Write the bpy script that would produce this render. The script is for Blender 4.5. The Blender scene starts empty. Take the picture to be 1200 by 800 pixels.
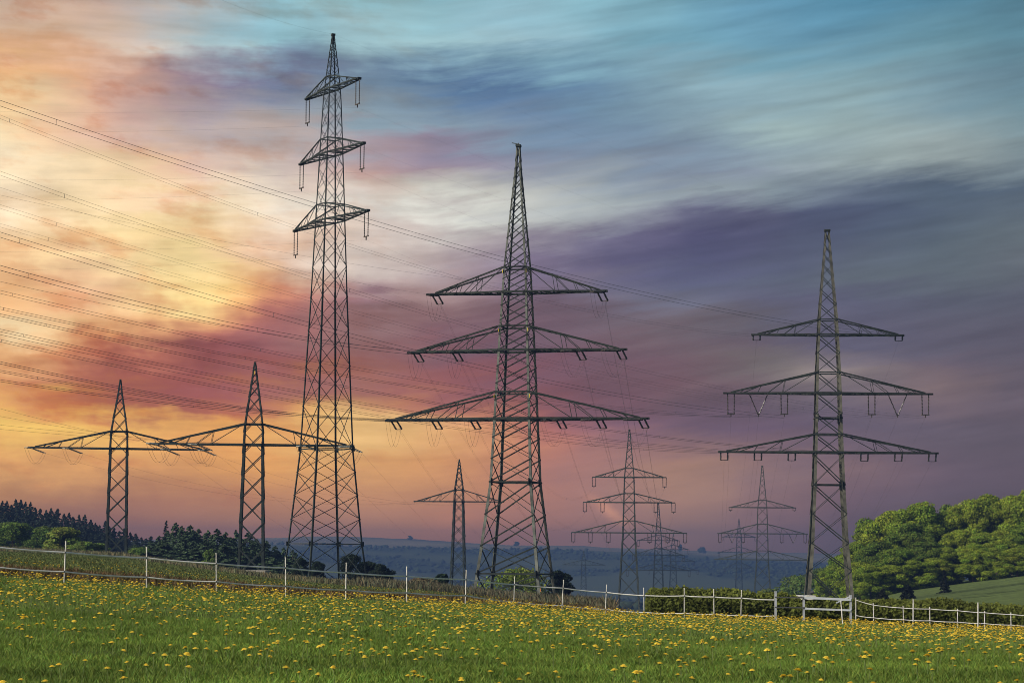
import bpy, math, random
import numpy as np
from mathutils import Matrix, Vector

random.seed(7)
rng = np.random.default_rng(11)
S = bpy.context.scene
COL = S.collection
R_ = math.radians

# ------------------------------------------------------------------ camera
F = 2700.0                       # focal length in pixels of a 1200 px wide frame
EYE = 1.05
PITCH = math.atan(255.0 / F)
ROLL = R_(0.5)
cam_d = bpy.data.cameras.new('camera')
cam_d.sensor_width = 36.0
cam_d.lens = 36.0 * F / 1200.0
cam_d.clip_start = 0.5
cam_d.clip_end = 30000
cam = bpy.data.objects.new('camera', cam_d)
COL.objects.link(cam)
CM = Matrix.Rotation(math.pi / 2 + PITCH, 3, 'X') @ Matrix.Rotation(ROLL, 3, 'Z')
cam.matrix_world = Matrix.Translation((0, 0, EYE)) @ CM.to_4x4()
S.camera = cam
CMn = np.array(CM)


def P(px, py, y):
    """world point seen at pixel (px,py) of the photograph, at distance y"""
    d = CMn @ np.array([(px - 600) / F, (400 - py) / F, -1.0])
    return np.array([0, 0, EYE]) + d * (y / d[1])


def proj(p):
    c = CMn.T @ (np.asarray(p, float) - np.array([0, 0, EYE]))
    return 600 + F * c[0] / -c[2], 400 - F * c[1] / -c[2]


# ------------------------------------------------------------------ sun and view
SUN_DIR = Vector((-0.82, -0.48, 0.56)).normalized()
SUN_EL = math.asin(SUN_DIR.z)
SUN_AZ = math.atan2(SUN_DIR.x, SUN_DIR.y)
sun_d = bpy.data.lights.new('sun', 'SUN')
sun_d.energy = 4.5
sun_d.angle = R_(0.5)
sun_d.color = (1.0, 0.92, 0.80)
sun = bpy.data.objects.new('sun', sun_d)
sun.rotation_euler = SUN_DIR.to_track_quat('Z', 'Y').to_euler()
COL.objects.link(sun)
S.view_settings.view_transform = 'Standard'
S.view_settings.look = 'None'
S.view_settings.exposure = 0
S.view_settings.gamma = 1
S.render.engine = 'CYCLES'
S.cycles.use_denoising = True
S.cycles.max_bounces = 6
S.cycles.diffuse_bounces = 2
S.cycles.glossy_bounces = 2
S.cycles.transmission_bounces = 2
S.cycles.transparent_max_bounces = 4
S.cycles.volume_bounces = 0
S.cycles.filter_width = 0.95


def lin(c):
    c = np.asarray(c, float) / 255.0
    return np.where(c <= 0.04045, c / 12.92, ((c + 0.055) / 1.055) ** 2.4)


# ------------------------------------------------------------------ world: sunset clouds over a Nishita sky
HAZE_D = 0.00028
HAZE_TOP = 80.0
HAZE_R = 6400.0
HAZE_J = np.array([0.036, 0.060, 0.128])     # what the haze itself shows once thick
SKY = {   # sRGB of the cloud cover by height (rows) from left to right
0: [(188,165,150),(186,160,148),(155,172,182),(140,185,200),(135,190,203),(130,186,202),(135,187,205),(125,183,202),(108,170,196),(92,155,188),(78,145,180),(72,135,168),(72,125,150)],
50: [(212,175,145),(213,182,158),(190,188,182),(145,188,200),(150,195,206),(150,196,206),(145,190,205),(122,175,195),(105,165,190),(95,155,185),(90,150,180),(95,150,172),(85,138,160)],
75: [(225,172,130),(222,175,145),(180,160,158),(128,150,172),(130,165,182),(122,165,188),(112,158,184),(115,165,188),(118,165,186),(108,162,184),(112,162,182),(105,152,170),(92,138,158)],
100: [(235,180,125),(220,165,130),(165,135,140),(118,122,150),(108,136,165),(88,124,164),(82,120,164),(102,144,176),(125,165,182),(130,170,185),(128,168,180),(112,152,170),(98,138,158)],
125: [(242,196,140),(218,172,145),(176,150,150),(150,150,165),(128,150,170),(112,142,170),(98,130,168),(104,140,170),(120,155,175),(132,168,182),(138,172,180),(122,156,170),(106,144,160)],
150: [(250,220,165),(228,192,165),(190,174,170),(176,170,172),(140,160,175),(130,155,175),(118,144,172),(108,138,168),(118,148,170),(148,178,182),(148,175,178),(138,164,170),(116,148,160)],
175: [(252,232,185),(238,204,168),(205,182,168),(192,178,172),(178,158,162),(150,136,160),(128,138,165),(120,140,166),(118,142,168),(132,156,172),(150,174,178),(150,170,172),(126,150,158)],
200: [(252,236,196),(248,220,172),(228,192,165),(208,196,186),(202,166,158),(160,140,158),(142,144,164),(138,152,168),(126,142,164),(132,148,166),(152,172,176),(150,168,170),(122,142,152)],
225: [(250,232,192),(250,226,178),(246,220,180),(240,228,205),(215,192,178),(188,180,178),(170,174,178),(162,172,176),(146,160,170),(130,148,160),(104,120,142),(82,100,124),(80,98,120)],
250: [(248,228,190),(250,226,172),(252,228,172),(248,236,208),(226,216,202),(218,216,204),(196,198,192),(158,164,172),(112,114,142),(84,88,122),(78,90,122),(80,96,120),(90,106,122)],
275: [(248,218,172),(250,224,165),(252,224,160),(244,218,184),(222,200,184),(196,182,176),(166,156,164),(120,114,142),(88,86,126),(80,84,120),(80,92,122),(86,102,122),(96,110,122)],
300: [(246,206,150),(250,220,160),(250,220,158),(236,202,168),(216,192,175),(182,162,162),(138,122,146),(102,94,128),(86,86,126),(82,86,120),(88,98,122),(92,106,122),(96,106,118)],
325: [(244,194,136),(246,208,155),(252,228,158),(238,196,146),(198,164,154),(178,150,150),(134,112,134),(110,102,130),(96,98,130),(90,96,124),(94,104,122),(92,104,118),(92,100,114)],
350: [(242,186,125),(242,196,148),(252,224,148),(228,158,112),(166,116,122),(166,130,130),(130,104,124),(116,106,130),(106,106,130),(96,96,124),(90,92,120),(88,92,114),(88,92,112)],
375: [(246,200,140),(242,192,138),(240,184,122),(196,124,106),(164,112,116),(156,114,122),(130,98,118),(122,100,122),(120,106,124),(106,100,122),(92,90,116),(92,90,112),(90,90,110)],
400: [(246,212,158),(236,178,120),(208,132,100),(172,104,102),(166,110,112),(146,100,114),(126,90,114),(126,96,116),(122,100,118),(106,94,118),(92,88,114),(92,88,110),(92,88,108)],
425: [(236,176,116),(204,126,92),(170,96,88),(158,92,96),(172,106,106),(158,96,108),(140,88,108),(128,90,112),(124,98,116),(124,112,120),(130,115,120),(108,94,110),(96,88,106)],
450: [(222,150,96),(184,108,84),(156,84,80),(164,96,92),(186,110,100),(174,97,100),(154,90,105),(132,88,108),(126,93,110),(120,100,116),(116,102,114),(126,104,110),(102,90,106)],
475: [(236,172,92),(206,128,80),(170,96,80),(190,116,84),(218,142,96),(204,122,98),(172,98,98),(136,88,107),(120,90,110),(108,88,112),(106,92,112),(112,94,108),(102,88,104)],
500: [(244,194,96),(242,188,94),(236,168,90),(238,168,90),(244,186,104),(238,170,104),(198,116,94),(144,94,108),(116,88,110),(106,85,110),(102,88,110),(100,88,108),(96,85,102)],
525: [(236,178,95),(236,176,94),(228,160,92),(232,162,90),(238,178,98),(236,168,98),(206,126,94),(160,106,106),(140,102,108),(120,94,110),(112,92,110),(102,88,106),(95,84,101)],
550: [(224,160,95),(224,158,95),(214,148,92),(220,152,88),(228,158,88),(228,152,88),(194,122,95),(168,114,108),(170,122,105),(146,110,110),(126,98,108),(108,88,105),(95,82,100)],
575: [(196,138,92),(190,132,93),(188,130,92),(196,134,92),(206,138,90),(202,134,90),(182,116,95),(164,112,106),(162,118,105),(138,104,108),(116,90,104),(98,82,100),(90,78,96)],
600: [(166,116,90),(152,106,92),(160,110,95),(166,115,95),(180,120,95),(172,113,95),(166,108,98),(156,108,105),(146,108,105),(125,95,105),(100,80,98),(90,78,95),(85,75,92)],
625: [(132,95,87),(128,92,89),(134,94,92),(138,98,94),(148,102,95),(146,98,93),(144,96,95),(134,96,100),(126,95,100),(110,86,100),(94,77,95),(86,75,92),(82,72,90)],
650: [(112,80,85),(114,82,88),(118,85,90),(116,85,92),(122,88,95),(125,86,91),(125,86,92),(116,85,95),(110,85,95),(100,80,95),(88,74,92),(82,72,90),(80,70,88)],
}


def el_of_row(py):
    d = CMn @ np.array([0, (400 - py) / F, -1.0])
    return math.asin(d[2] / np.linalg.norm(d))


def build_world():
    w = bpy.data.worlds.new('World')
    S.world = w
    w.use_nodes = True
    nt = w.node_tree
    nt.nodes.clear()
    N = nt.nodes.new
    L = nt.links.new

    def math_(op, a, b=None, c=None):
        n = N('ShaderNodeMath')
        n.operation = op
        for i, v in enumerate((a, b, c)):
            if v is None:
                continue
            if isinstance(v, (int, float)):
                n.inputs[i].default_value = v
            else:
                L(v, n.inputs[i])
        return n.outputs[0]

    def mrange(v, a, b, c=0.0, d=1.0, interp='LINEAR'):
        n = N('ShaderNodeMapRange')
        n.interpolation_type = interp
        n.clamp = True
        L(v, n.inputs['Value'])
        for k, x in (('From Min', a), ('From Max', b), ('To Min', c), ('To Max', d)):
            n.inputs[k].default_value = x
        return n.outputs[0]

    def noise(vec, scale, detail=5, rough=0.55):
        n = N('ShaderNodeTexNoise')
        n.inputs['Scale'].default_value = scale
        n.inputs['Detail'].default_value = detail
        n.inputs['Roughness'].default_value = rough
        L(vec, n.inputs['Vector'])
        return n

    def comb(x, y, z=0.0):
        n = N('ShaderNodeCombineXYZ')
        for i, v in enumerate((x, y, z)):
            if isinstance(v, (int, float)):
                n.inputs[i].default_value = v
            else:
                L(v, n.inputs[i])
        return n.outputs[0]

    tc = N('ShaderNodeTexCoord')
    sp = N('ShaderNodeSeparateXYZ')
    L(tc.outputs['Generated'], sp.inputs[0])
    az = math_('ARCTAN2', sp.outputs[0], sp.outputs[1])
    el = math_('ARCSINE', sp.outputs[2])
    # cloud streaks climb gently towards the right
    azd = math_('MULTIPLY', az, 180 / math.pi)           # degrees
    eld = math_('MULTIPLY', el, 180 / math.pi)
    azr = math_('MAXIMUM', math_('ADD', azd, 2.0), 0.0)
    azc = math_('MINIMUM', azr, 30.0)
    tilt = math_('MULTIPLY', azc, -0.15)
    v_t = math_('ADD', eld, tilt)
    pv = comb(math_('MULTIPLY', azd, 0.16), math_('MULTIPLY', v_t, 0.95))
    pv2 = comb(math_('MULTIPLY', azd, 0.30), math_('MULTIPLY', v_t, 2.6), 7.0)
    big = noise(pv, 1.0, 6, 0.58)
    fine = noise(pv2, 1.0, 5, 0.52)
    puff = noise(comb(math_('MULTIPLY', azd, 0.55), math_('MULTIPLY', eld, 0.9), 3.0), 1.0, 4, 0.55)
    # puffs only on the sunlit left, streaks to the right
    leftw = mrange(azd, -9.0, 1.0, 1.0, 0.0)
    d1 = math_('SUBTRACT', big.outputs['Fac'], 0.5)
    d2 = math_('SUBTRACT', fine.outputs['Fac'], 0.5)
    d3 = math_('MULTIPLY', math_('SUBTRACT', puff.outputs['Fac'], 0.5), leftw)
    sepc = N('ShaderNodeSeparateColor')
    L(puff.outputs['Color'], sepc.inputs[0])
    d4 = math_('SUBTRACT', sepc.outputs[1], 0.5)
    el_w = math_('ADD', eld, math_('ADD', math_('MULTIPLY', d1, 3.0), math_('ADD', math_('MULTIPLY', d2, 0.38), math_('MULTIPLY', d3, 2.2))))
    # keep the low, hazy sky smooth
    low = mrange(eld, 0.6, 3.2, 0.25, 1.0)
    rsoft = mrange(azd, 1.0, 8.0, 1.0, 0.5)
    el_w = math_('ADD', eld, math_('MULTIPLY', math_('SUBTRACT', el_w, eld), math_('MULTIPLY', low, rsoft)))
    az_w = math_('ADD', azd, math_('ADD', math_('MULTIPLY', d1, 1.5), math_('MULTIPLY', d4, 2.2)))
    u = mrange(az_w, -12.53, 12.53)
    rows = sorted(SKY)          # top row first
    prev = None
    for i in range(len(rows) - 1, -1, -1):
        py = rows[i]
        e = el_of_row(py)
        path = min(HAZE_TOP / max(math.sin(max(e, 0.0015)), 1e-4), HAZE_R)
        T = math.exp(-HAZE_D * path)
        T = max(T, 0.2)
        ramp = N('ShaderNodeValToRGB')
        cr = ramp.color_ramp
        cr.interpolation = 'CARDINAL'
        cols = SKY[py]
        n = len(cols)
        while len(cr.elements) < n:
            cr.elements.new(0.5)
        for k in range(n):
            cr.elements[k].position = k / (n - 1)
        for k in range(n):
            q = np.asarray(cols[k], float)
            if 375 <= py <= 475 and 4 <= k <= 9:
                q = q * (0.93, 0.93, 0.90)
            if 150 <= py <= 375 and k <= 3:
                q = q * (1.0, 0.965, 0.955)
            q = q.mean() + (q - q.mean()) * (0.88 if k <= 3 else 0.76)
            c = np.maximum((lin(q) - HAZE_J * (1 - T)) / T, 0.0005) / 4.0
            cr.elements[k].color = (*[float(q) for q in c], 1)
        L(u, ramp.inputs[0])
        if prev is None:
            prev = ramp.outputs[0]
            pe = e
        else:
            m = N('ShaderNodeMix')
            m.data_type = 'RGBA'
            L(mrange(el_w, math.degrees(pe), math.degrees(e)), m.inputs['Factor'])
            L(prev, m.inputs['A'])
            L(ramp.outputs[0], m.inputs['B'])
            prev = m.outputs['Result']
            pe = e
    # fine streaks of brightness inside the clouds
    gain = math_('MULTIPLY', 4.0, math_('ADD', 1.0, math_('MULTIPLY', math_('ADD', math_('MULTIPLY', d2, 0.65), math_('ADD', math_('MULTIPLY', d1, 0.50), math_('MULTIPLY', d3, 0.75))), low)))
    vm = N('ShaderNodeVectorMath')
    vm.operation = 'SCALE'
    L(prev, vm.inputs[0])
    L(gain, vm.inputs['Scale'])
    cloud = vm.outputs[0]
    # brownish-orange billows in the sunlit part of the bank
    bil = noise(comb(math_('MULTIPLY', azd, 0.42), math_('MULTIPLY', math_('ADD', eld, math_('MULTIPLY', azd, 0.12)), 1.05), 11.0), 1.0, 5, 0.58)
    bf = math_('MULTIPLY', mrange(bil.outputs['Fac'], 0.50, 0.68, 0.0, 0.75, 'SMOOTHSTEP'), math_('MULTIPLY', leftw, low))
    bmx = N('ShaderNodeMix')
    bmx.data_type = 'RGBA'
    bmx.blend_type = 'MULTIPLY'
    L(bf, bmx.inputs['Factor'])
    L(cloud, bmx.inputs['A'])
    bmx.inputs['B'].default_value = (0.86, 0.62, 0.50, 1)
    cloud = bmx.outputs['Result']
    # two small lit wisps low in the sky
    for wx, wy, hl, hw, ang, add in ((714, 601, 26, 6.5, 38, (0.50, 0.20, 0.07)), (528, 612, 30, 13, -8, (0.16, 0.05, 0.02)), (640, 238, 60, 14, -6, (0.10, 0.10, 0.08)), (962, 438, 46, 13, -4, (0.09, 0.075, 0.05)), (262, 345, 40, 14, -5, (0.15, 0.12, 0.02))):
        dd = P(wx, wy, 1000.0) - np.array([0, 0, EYE])
        a0 = math.degrees(math.atan2(dd[0], dd[1]))
        e0 = math.degrees(math.asin(dd[2] / np.linalg.norm(dd)))
        dpp = math.degrees(1 / F)
        xr = math_('SUBTRACT', math_('ADD', azd, math_('MULTIPLY', d4, 0.5)), a0)
        yr = math_('SUBTRACT', e0, math_('ADD', eld, math_('ADD', math_('MULTIPLY', d2, 0.35), math_('MULTIPLY', d1, 0.5))))
        ca, sa = math.cos(math.radians(ang)), math.sin(math.radians(ang))
        p = math_('DIVIDE', math_('ADD', math_('MULTIPLY', xr, ca), math_('MULTIPLY', yr, sa)), hl * dpp)
        q = math_('DIVIDE', math_('SUBTRACT', math_('MULTIPLY', yr, ca), math_('MULTIPLY', xr, sa)), hw * dpp)
        r2_ = math_('ADD', math_('MULTIPLY', p, p), math_('MULTIPLY', q, q))
        g = math_('POWER', 2.718, math_('MULTIPLY', r2_, -1.0))
        vs_ = N('ShaderNodeVectorMath')
        vs_.operation = 'SCALE'
        vs_.inputs[0].default_value = add
        L(g, vs_.inputs['Scale'])
        va = N('ShaderNodeVectorMath')
        va.operation = 'ADD'
        L(cloud, va.inputs[0])
        L(vs_.outputs[0], va.inputs[1])
        cloud = va.outputs[0]
    sky = N('ShaderNodeTexSky')
    sky.sky_type = 'NISHITA'
    sky.sun_disc = False
    sky.sun_elevation = SUN_EL
    sky.sun_rotation = SUN_AZ
    sky.dust_density = 5.0
    sky.ozone_density = 0.4
    bg_sky = N('ShaderNodeBackground')
    bg_sky.inputs['Strength'].default_value = 0.09
    L(sky.outputs[0], bg_sky.inputs['Color'])
    bg_c = N('ShaderNodeBackground')
    L(cloud, bg_c.inputs['Color'])
    # the cloud bank fills the view ahead, clearing overhead and behind
    side = mrange(math_('ABSOLUTE', azd), 35.0, 100.0, 0.0, 1.0, 'SMOOTHSTEP')
    over = mrange(eld, 18.0, 45.0, 0.0, 1.0, 'SMOOTHSTEP')
    fac = math_('MAXIMUM', side, over)
    mx = N('ShaderNodeMixShader')
    L(fac, mx.inputs[0])
    L(bg_c.outputs[0], mx.inputs[1])
    L(bg_sky.outputs[0], mx.inputs[2])
    out = N('ShaderNodeOutputWorld')
    L(mx.outputs[0], out.inputs['Surface'])


build_world()

# ------------------------------------------------------------------ helpers
def mat(name, col, rough=0.8, metal=0.0, var=0.25, scale=6.0, attr=None, spec=0.3, trans=0.0, bump=0.0):
    m = bpy.data.materials.new(name)
    m.use_nodes = True
    nt = m.node_tree
    b = nt.nodes['Principled BSDF']
    b.inputs['Roughness'].default_value = rough
    b.inputs['Metallic'].default_value = metal
    b.inputs['Specular IOR Level'].default_value = spec
    if attr:
        a = nt.nodes.new('ShaderNodeAttribute')
        a.attribute_name = attr
        src = a.outputs['Color']
    else:
        a = nt.nodes.new('ShaderNodeRGB')
        a.outputs[0].default_value = (*col, 1)
        src = a.outputs[0]
    tcn = nt.nodes.new('ShaderNodeTexCoord')
    n = nt.nodes.new('ShaderNodeTexNoise')
    n.inputs['Scale'].default_value = scale
    n.inputs['Detail'].default_value = 4
    nt.links.new(tcn.outputs['Object'], n.inputs['Vector'])
    mr = nt.nodes.new('ShaderNodeMapRange')
    mr.inputs['From Min'].default_value = 0.3
    mr.inputs['From Max'].default_value = 0.7
    mr.inputs['To Min'].default_value = 1 - var
    mr.inputs['To Max'].default_value = 1 + var
    nt.links.new(n.outputs['Fac'], mr.inputs['Value'])
    vm = nt.nodes.new('ShaderNodeVectorMath')
    vm.operation = 'SCALE'
    nt.links.new(src, vm.inputs[0])
    nt.links.new(mr.outputs[0], vm.inputs['Scale'])
    nt.links.new(vm.outputs[0], b.inputs['Base Color'])
    if trans > 0:
        t = nt.nodes.new('ShaderNodeBsdfTranslucent')
        nt.links.new(vm.outputs[0], t.inputs['Color'])
        mx = nt.nodes.new('ShaderNodeMixShader')
        mx.inputs[0].default_value = trans
        nt.links.new(b.outputs[0], mx.inputs[1])
        nt.links.new(t.outputs[0], mx.inputs[2])
        nt.links.new(mx.outputs[0], nt.nodes['Material Output'].inputs['Surface'])
    if bump > 0:
        bp = nt.nodes.new('ShaderNodeBump')
        bp.inputs['Strength'].default_value = bump
        nt.links.new(n.outputs['Fac'], bp.inputs['Height'])
        nt.links.new(bp.outputs[0], b.inputs['Normal'])
    return m


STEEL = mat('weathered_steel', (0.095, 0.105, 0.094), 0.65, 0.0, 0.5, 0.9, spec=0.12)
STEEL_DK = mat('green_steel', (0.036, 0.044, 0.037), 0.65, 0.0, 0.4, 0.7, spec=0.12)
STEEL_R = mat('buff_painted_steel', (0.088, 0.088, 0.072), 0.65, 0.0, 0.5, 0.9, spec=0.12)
STEEL_BR = mat('shade_toned_bracing', (0.020, 0.026, 0.023), 0.6, 0.0, 0.45, 0.9, spec=0.12)  # bracing and crossarm steel, colour darkened to stand in for shaded faces
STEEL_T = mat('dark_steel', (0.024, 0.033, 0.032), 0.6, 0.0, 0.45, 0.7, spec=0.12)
GLASS_DISC = mat('glass_discs', (0.34, 0.35, 0.32), 0.3, 0.0, 0.2, 3.0, spec=0.5)
GLASSY = mat('brown_porcelain', (0.035, 0.032, 0.03), 0.25, 0.0, 0.2, 3.0, spec=0.5)
ALU = mat('conductor_metal', (0.07, 0.072, 0.08), 0.5, 0.3, 0.2, 0.05)
CONC = mat('concrete', (0.30, 0.29, 0.26), 0.9, 0, 0.25, 2.0)
WHITE = mat('white_plastic', (0.54, 0.54, 0.52), 0.5, 0, 0.22, 5.0)
TAPE = mat('white_tape', (0.80, 0.80, 0.78), 0.7, 0, 0.15, 2.0)
GALV = mat('galvanised_rail', (0.50, 0.55, 0.62), 0.45, 0.2, 0.15, 2.0)
GREYP = mat('grey_post', (0.30, 0.33, 0.38), 0.6, 0, 0.2, 3.0)
DARKR = mat('dark_rail', (0.05, 0.055, 0.06), 0.7, 0, 0.2, 3.0)
YEL = mat('yellow_plate', (0.75, 0.55, 0.03), 0.6, 0, 0.1, 3.0)
ORG = mat('orange_band', (0.55, 0.20, 0.06), 0.6, 0, 0.1, 3.0)
BARK = mat('bark', (0.07, 0.055, 0.04), 0.95, 0, 0.35, 3.0)


def mesh_obj(name, v, f, m, parent=None, smooth=False, col=None):
    me = bpy.data.meshes.new(name)
    v = np.asarray(v, np.float32).reshape(-1, 3)
    if isinstance(f, np.ndarray):
        k = f.shape[1]
        nf = len(f)
        me.vertices.add(len(v))
        me.vertices.foreach_set('co', v.ravel())
        me.loops.add(nf * k)
        me.loops.foreach_set('vertex_index', f.astype(np.int32).ravel())
        me.polygons.add(nf)
        me.polygons.foreach_set('loop_start', np.arange(0, nf * k, k, dtype=np.int32))
        me.polygons.foreach_set('loop_total', np.full(nf, k, np.int32))
        me.update(calc_edges=True)
    else:
        me.from_pydata(v.tolist(), [], f)
        me.update()
    if col is not None:
        a = me.color_attributes.new('tint', 'FLOAT_COLOR', 'POINT')
        c4 = np.ones((len(v), 4), np.float32)
        c4[:, :3] = col
        a.data.foreach_set('color', c4.ravel())
    for mm in (m if isinstance(m, (list, tuple)) else [m]):
        me.materials.append(mm)
    if smooth:
        me.polygons.foreach_set('use_smooth', np.ones(len(me.polygons), bool))
    o = bpy.data.objects.new(name, me)
    COL.objects.link(o)
    if parent:
        o.parent = parent
    return o


def empty(name, loc=(0, 0, 0), rz=0.0):
    o = bpy.data.objects.new(name, None)
    o.empty_display_size = 0.5
    o.location = loc
    o.rotation_euler = (0, 0, rz)
    COL.objects.link(o)
    return o


def tag(o, label=None, cat=None, group=None, kind=None):
    if label:
        o['label'] = label
    if cat:
        o['category'] = cat
    if group:
        o['group'] = group
    if kind:
        o['kind'] = kind
    return o


def kids(o):
    return [c for c in COL.objects if c.parent == o]


def copy_thing(o, children, loc, rz=0, sc=1.0, label=None):
    c = o.copy()
    COL.objects.link(c)
    c.location = loc
    c.rotation_euler = (0, 0, rz)
    c.scale = sc if isinstance(sc, (tuple, list)) else (sc, sc, sc)
    if label:
        c['label'] = label
    for ch in children:
        d = ch.copy()
        COL.objects.link(d)
        d.parent = c
    return c


class MB:
    def __init__(s):
        s.v = []
        s.f = []

    def bar(s, a, b, w, h=None):
        a = np.asarray(a, float)
        b = np.asarray(b, float)
        h = h or w
        d = b - a
        l = np.linalg.norm(d)
        if l < 1e-6:
            return
        d /= l
        up = np.array([0, 0, 1.0]) if abs(d[2]) < 0.95 else np.array([1.0, 0, 0])
        x = np.cross(d, up)
        x /= np.linalg.norm(x)
        y = np.cross(x, d)
        n = len(s.v)
        for q in (a, b):
            for sx, sy in ((-1, -1), (1, -1), (1, 1), (-1, 1)):
                s.v.append(q + x * sx * w / 2 + y * sy * h / 2)
        s.f += [(n, n + 1, n + 2, n + 3), (n + 7, n + 6, n + 5, n + 4)]
        for i in range(4):
            j = (i + 1) % 4
            s.f.append((n + i, n + 4 + i, n + 4 + j, n + j))

    def angle(s, a, b, ux, uy, w, t):
        """L-profile from a to b: two thin flanges along ux and uy"""
        a = np.asarray(a, float)
        b = np.asarray(b, float)
        ux = np.asarray(ux, float)
        uy = np.asarray(uy, float)
        sec = [0 * ux, ux * w, ux * w + uy * t, ux * t + uy * t, ux * t + uy * w, uy * w]
        n = len(s.v)
        for q in (a, b):
            for k in sec:
                s.v.append(q + k)
        for i in range(6):
            j = (i + 1) % 6
            s.f.append((n + i, n + j, n + 6 + j, n + 6 + i))
        s.f.append((n + 5, n + 4, n + 3, n + 2, n + 1, n))
        s.f.append(tuple(n + 6 + i for i in range(6)))

    def tube(s, pts, r, k=4, radii=None):
        pts = [np.asarray(p, float) for p in pts]
        n0 = len(s.v)
        for i, p in enumerate(pts):
            d = pts[min(i + 1, len(pts) - 1)] - pts[max(i - 1, 0)]
            d = d / (np.linalg.norm(d) + 1e-9)
            up = np.array([0, 0, 1.0]) if abs(d[2]) < 0.95 else np.array([1.0, 0, 0])
            x = np.cross(d, up)
            x /= np.linalg.norm(x)
            y = np.cross(x, d)
            rr = radii[i] if radii is not None else r
            for j in range(k):
                t = 2 * math.pi * j / k
                s.v.append(p + (x * math.cos(t) + y * math.sin(t)) * rr)
        for i in range(len(pts) - 1):
            for j in range(k):
                a = n0 + i * k + j
                b = n0 + i * k + (j + 1) % k
                s.f.append((a, b, b + k, a + k))
        s.f.append(tuple(n0 + j for j in reversed(range(k))))
        s.f.append(tuple(n0 + (len(pts) - 1) * k + j for j in range(k)))

    def box(s, c, sx, sy, sz):
        c = np.asarray(c, float)
        s.bar(c - [0, 0, sz / 2], c + [0, 0, sz / 2], sx, sy)

    def build(s, name, m, parent=None, smooth=False):
        return mesh_obj(name, np.array(s.v), s.f, m, parent, smooth)


# ------------------------------------------------------------------ terrain
# columns: px: fence (dist, py), crest (dist, py), mid (dist, py), far (dist, py)
COLS = {
    -700: ((58, 655), (330, 606), (500, 612), (760, 618)),
    -300: ((62, 666), (360, 628), (520, 634), (760, 638)),
    0: ((66, 677.5), (385, 644), (520, 648), (760, 650)),
    139: ((69.5, 686.8), (400, 650.5), (520, 657), (740, 668)),
    300: ((72, 697), (336, 674), (450, 684), (680, 696)),
    380: ((75.5, 701.8), (302, 682.5), (420, 694), (700, 706)),
    500: ((81, 706.6), (302, 690.5), (420, 702), (700, 718)),
    600: ((92.5, 710.5), (312, 701.5), (420, 712), (700, 722)),
    700: ((95, 718.5), (240, 711), (420, 719), (700, 728)),
    760: ((96, 723.2), (150, 719), (420, 724), (700, 730)),
    909: ((96.5, 727.4), (135, 724), (360, 728), (700, 729)),
    1060: ((97, 734.8), (135, 730), (300, 716), (500, 690)),
    1130: ((97.5, 737.6), (135, 733), (300, 709), (500, 681)),
    1200: ((98, 740.6), (135, 736), (300, 702), (500, 671.5)),
    1500: ((98, 752), (135, 747), (300, 690), (500, 650)),
    1900: ((98, 764), (135, 758), (300, 680), (500, 632)),
}
RIDGE = {-700: 640, 0: 637, 200: 634, 330: 630, 440: 631, 520: 635, 600: 639, 700: 642, 850: 645, 950: 650, 1100: 655, 1900: 660}
azs, prof = [], []
RG = np.concatenate([np.linspace(0, 130, 131), np.geomspace(133, 6300, 210)])
for px in sorted(COLS):
    kn = [(0.0, 0.0)]
    a = P(px, 800, 19.5)
    kn.append((math.hypot(a[0], a[1]), a[2]))
    for dist, py in COLS[px]:
        a = P(px, py, dist)
        kn.append((math.hypot(a[0], a[1]), a[2]))
    azs.append(math.atan2(a[0], a[1]))
    kn.append((1300, -26 if 250 < px < 1000 else (-12 if px < 250 else -8)))
    kn.append((2200, -44))
    kn.append((2900, -46))
    rp = np.interp(px, sorted(RIDGE), [RIDGE[k] for k in sorted(RIDGE)])
    a = P(px, rp + 7, 3900)
    kn.append((3900, a[2] - 6))
    a = P(px, rp, 5000)
    kn.append((5000, a[2]))
    kn.append((5500, a[2] + 3))
    kn.append((6300, a[2] - 25))
    kr, kz = zip(*kn)
    prof.append(np.interp(RG, kr, kz))
azs = np.array(azs)
prof = np.array(prof)
# soften the kinks along the radius, but keep the field near the fence exact
for _ in range(2):
    p2 = prof.copy()
    p2[:, 1:-1] = 0.25 * prof[:, :-2] + 0.5 * prof[:, 1:-1] + 0.25 * prof[:, 2:]
    prof = p2
NA = 900
AZ = np.concatenate([np.linspace(-math.pi, -0.45, 110)[:-1], np.linspace(-0.45, 0.45, NA), np.linspace(0.45, math.pi, 110)[1:]])
ZT = np.zeros((len(AZ), len(RG)))
for j in range(len(RG)):
    ZT[:, j] = np.interp(np.clip(AZ, azs[0], azs[-1]), azs, prof[:, j])
back = np.clip((np.abs(AZ) - 0.6) / (math.pi - 0.6), 0, 1)[:, None]
mean = 0.5 * (prof[0] + prof[-1])[None, :]
ZT = ZT * (1 - back) + mean * back


def smooth_noise(x, y, seed, scale):
    r = np.random.default_rng(seed)
    out = np.zeros_like(x, dtype=float)
    for k in range(5):
        ang = r.uniform(0, 2 * math.pi, 6)
        ph = r.uniform(0, 2 * math.pi, 6)
        fr = (1.9 ** k) / scale * r.uniform(0.7, 1.3, 6)
        for a, p, f in zip(ang, ph, fr):
            out += np.sin((x * np.cos(a) + y * np.sin(a)) * f * 2 * math.pi + p) * (0.6 ** k) / 6
    return out


AA, RR = np.meshgrid(AZ, RG, indexing='ij')
XX = RR * np.sin(AA)
YY = RR * np.cos(AA)
ZT += np.clip((RR - 1500) / 1500, 0, 1) * smooth_noise(XX, YY, 5, 900) * 7.0
ZT += np.clip((RR - 4) / 20, 0, 1) * (RR < 400) * smooth_noise(XX, YY, 9, 6) * 0.02
ZT[0, :] = ZT[-1, :]


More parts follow.
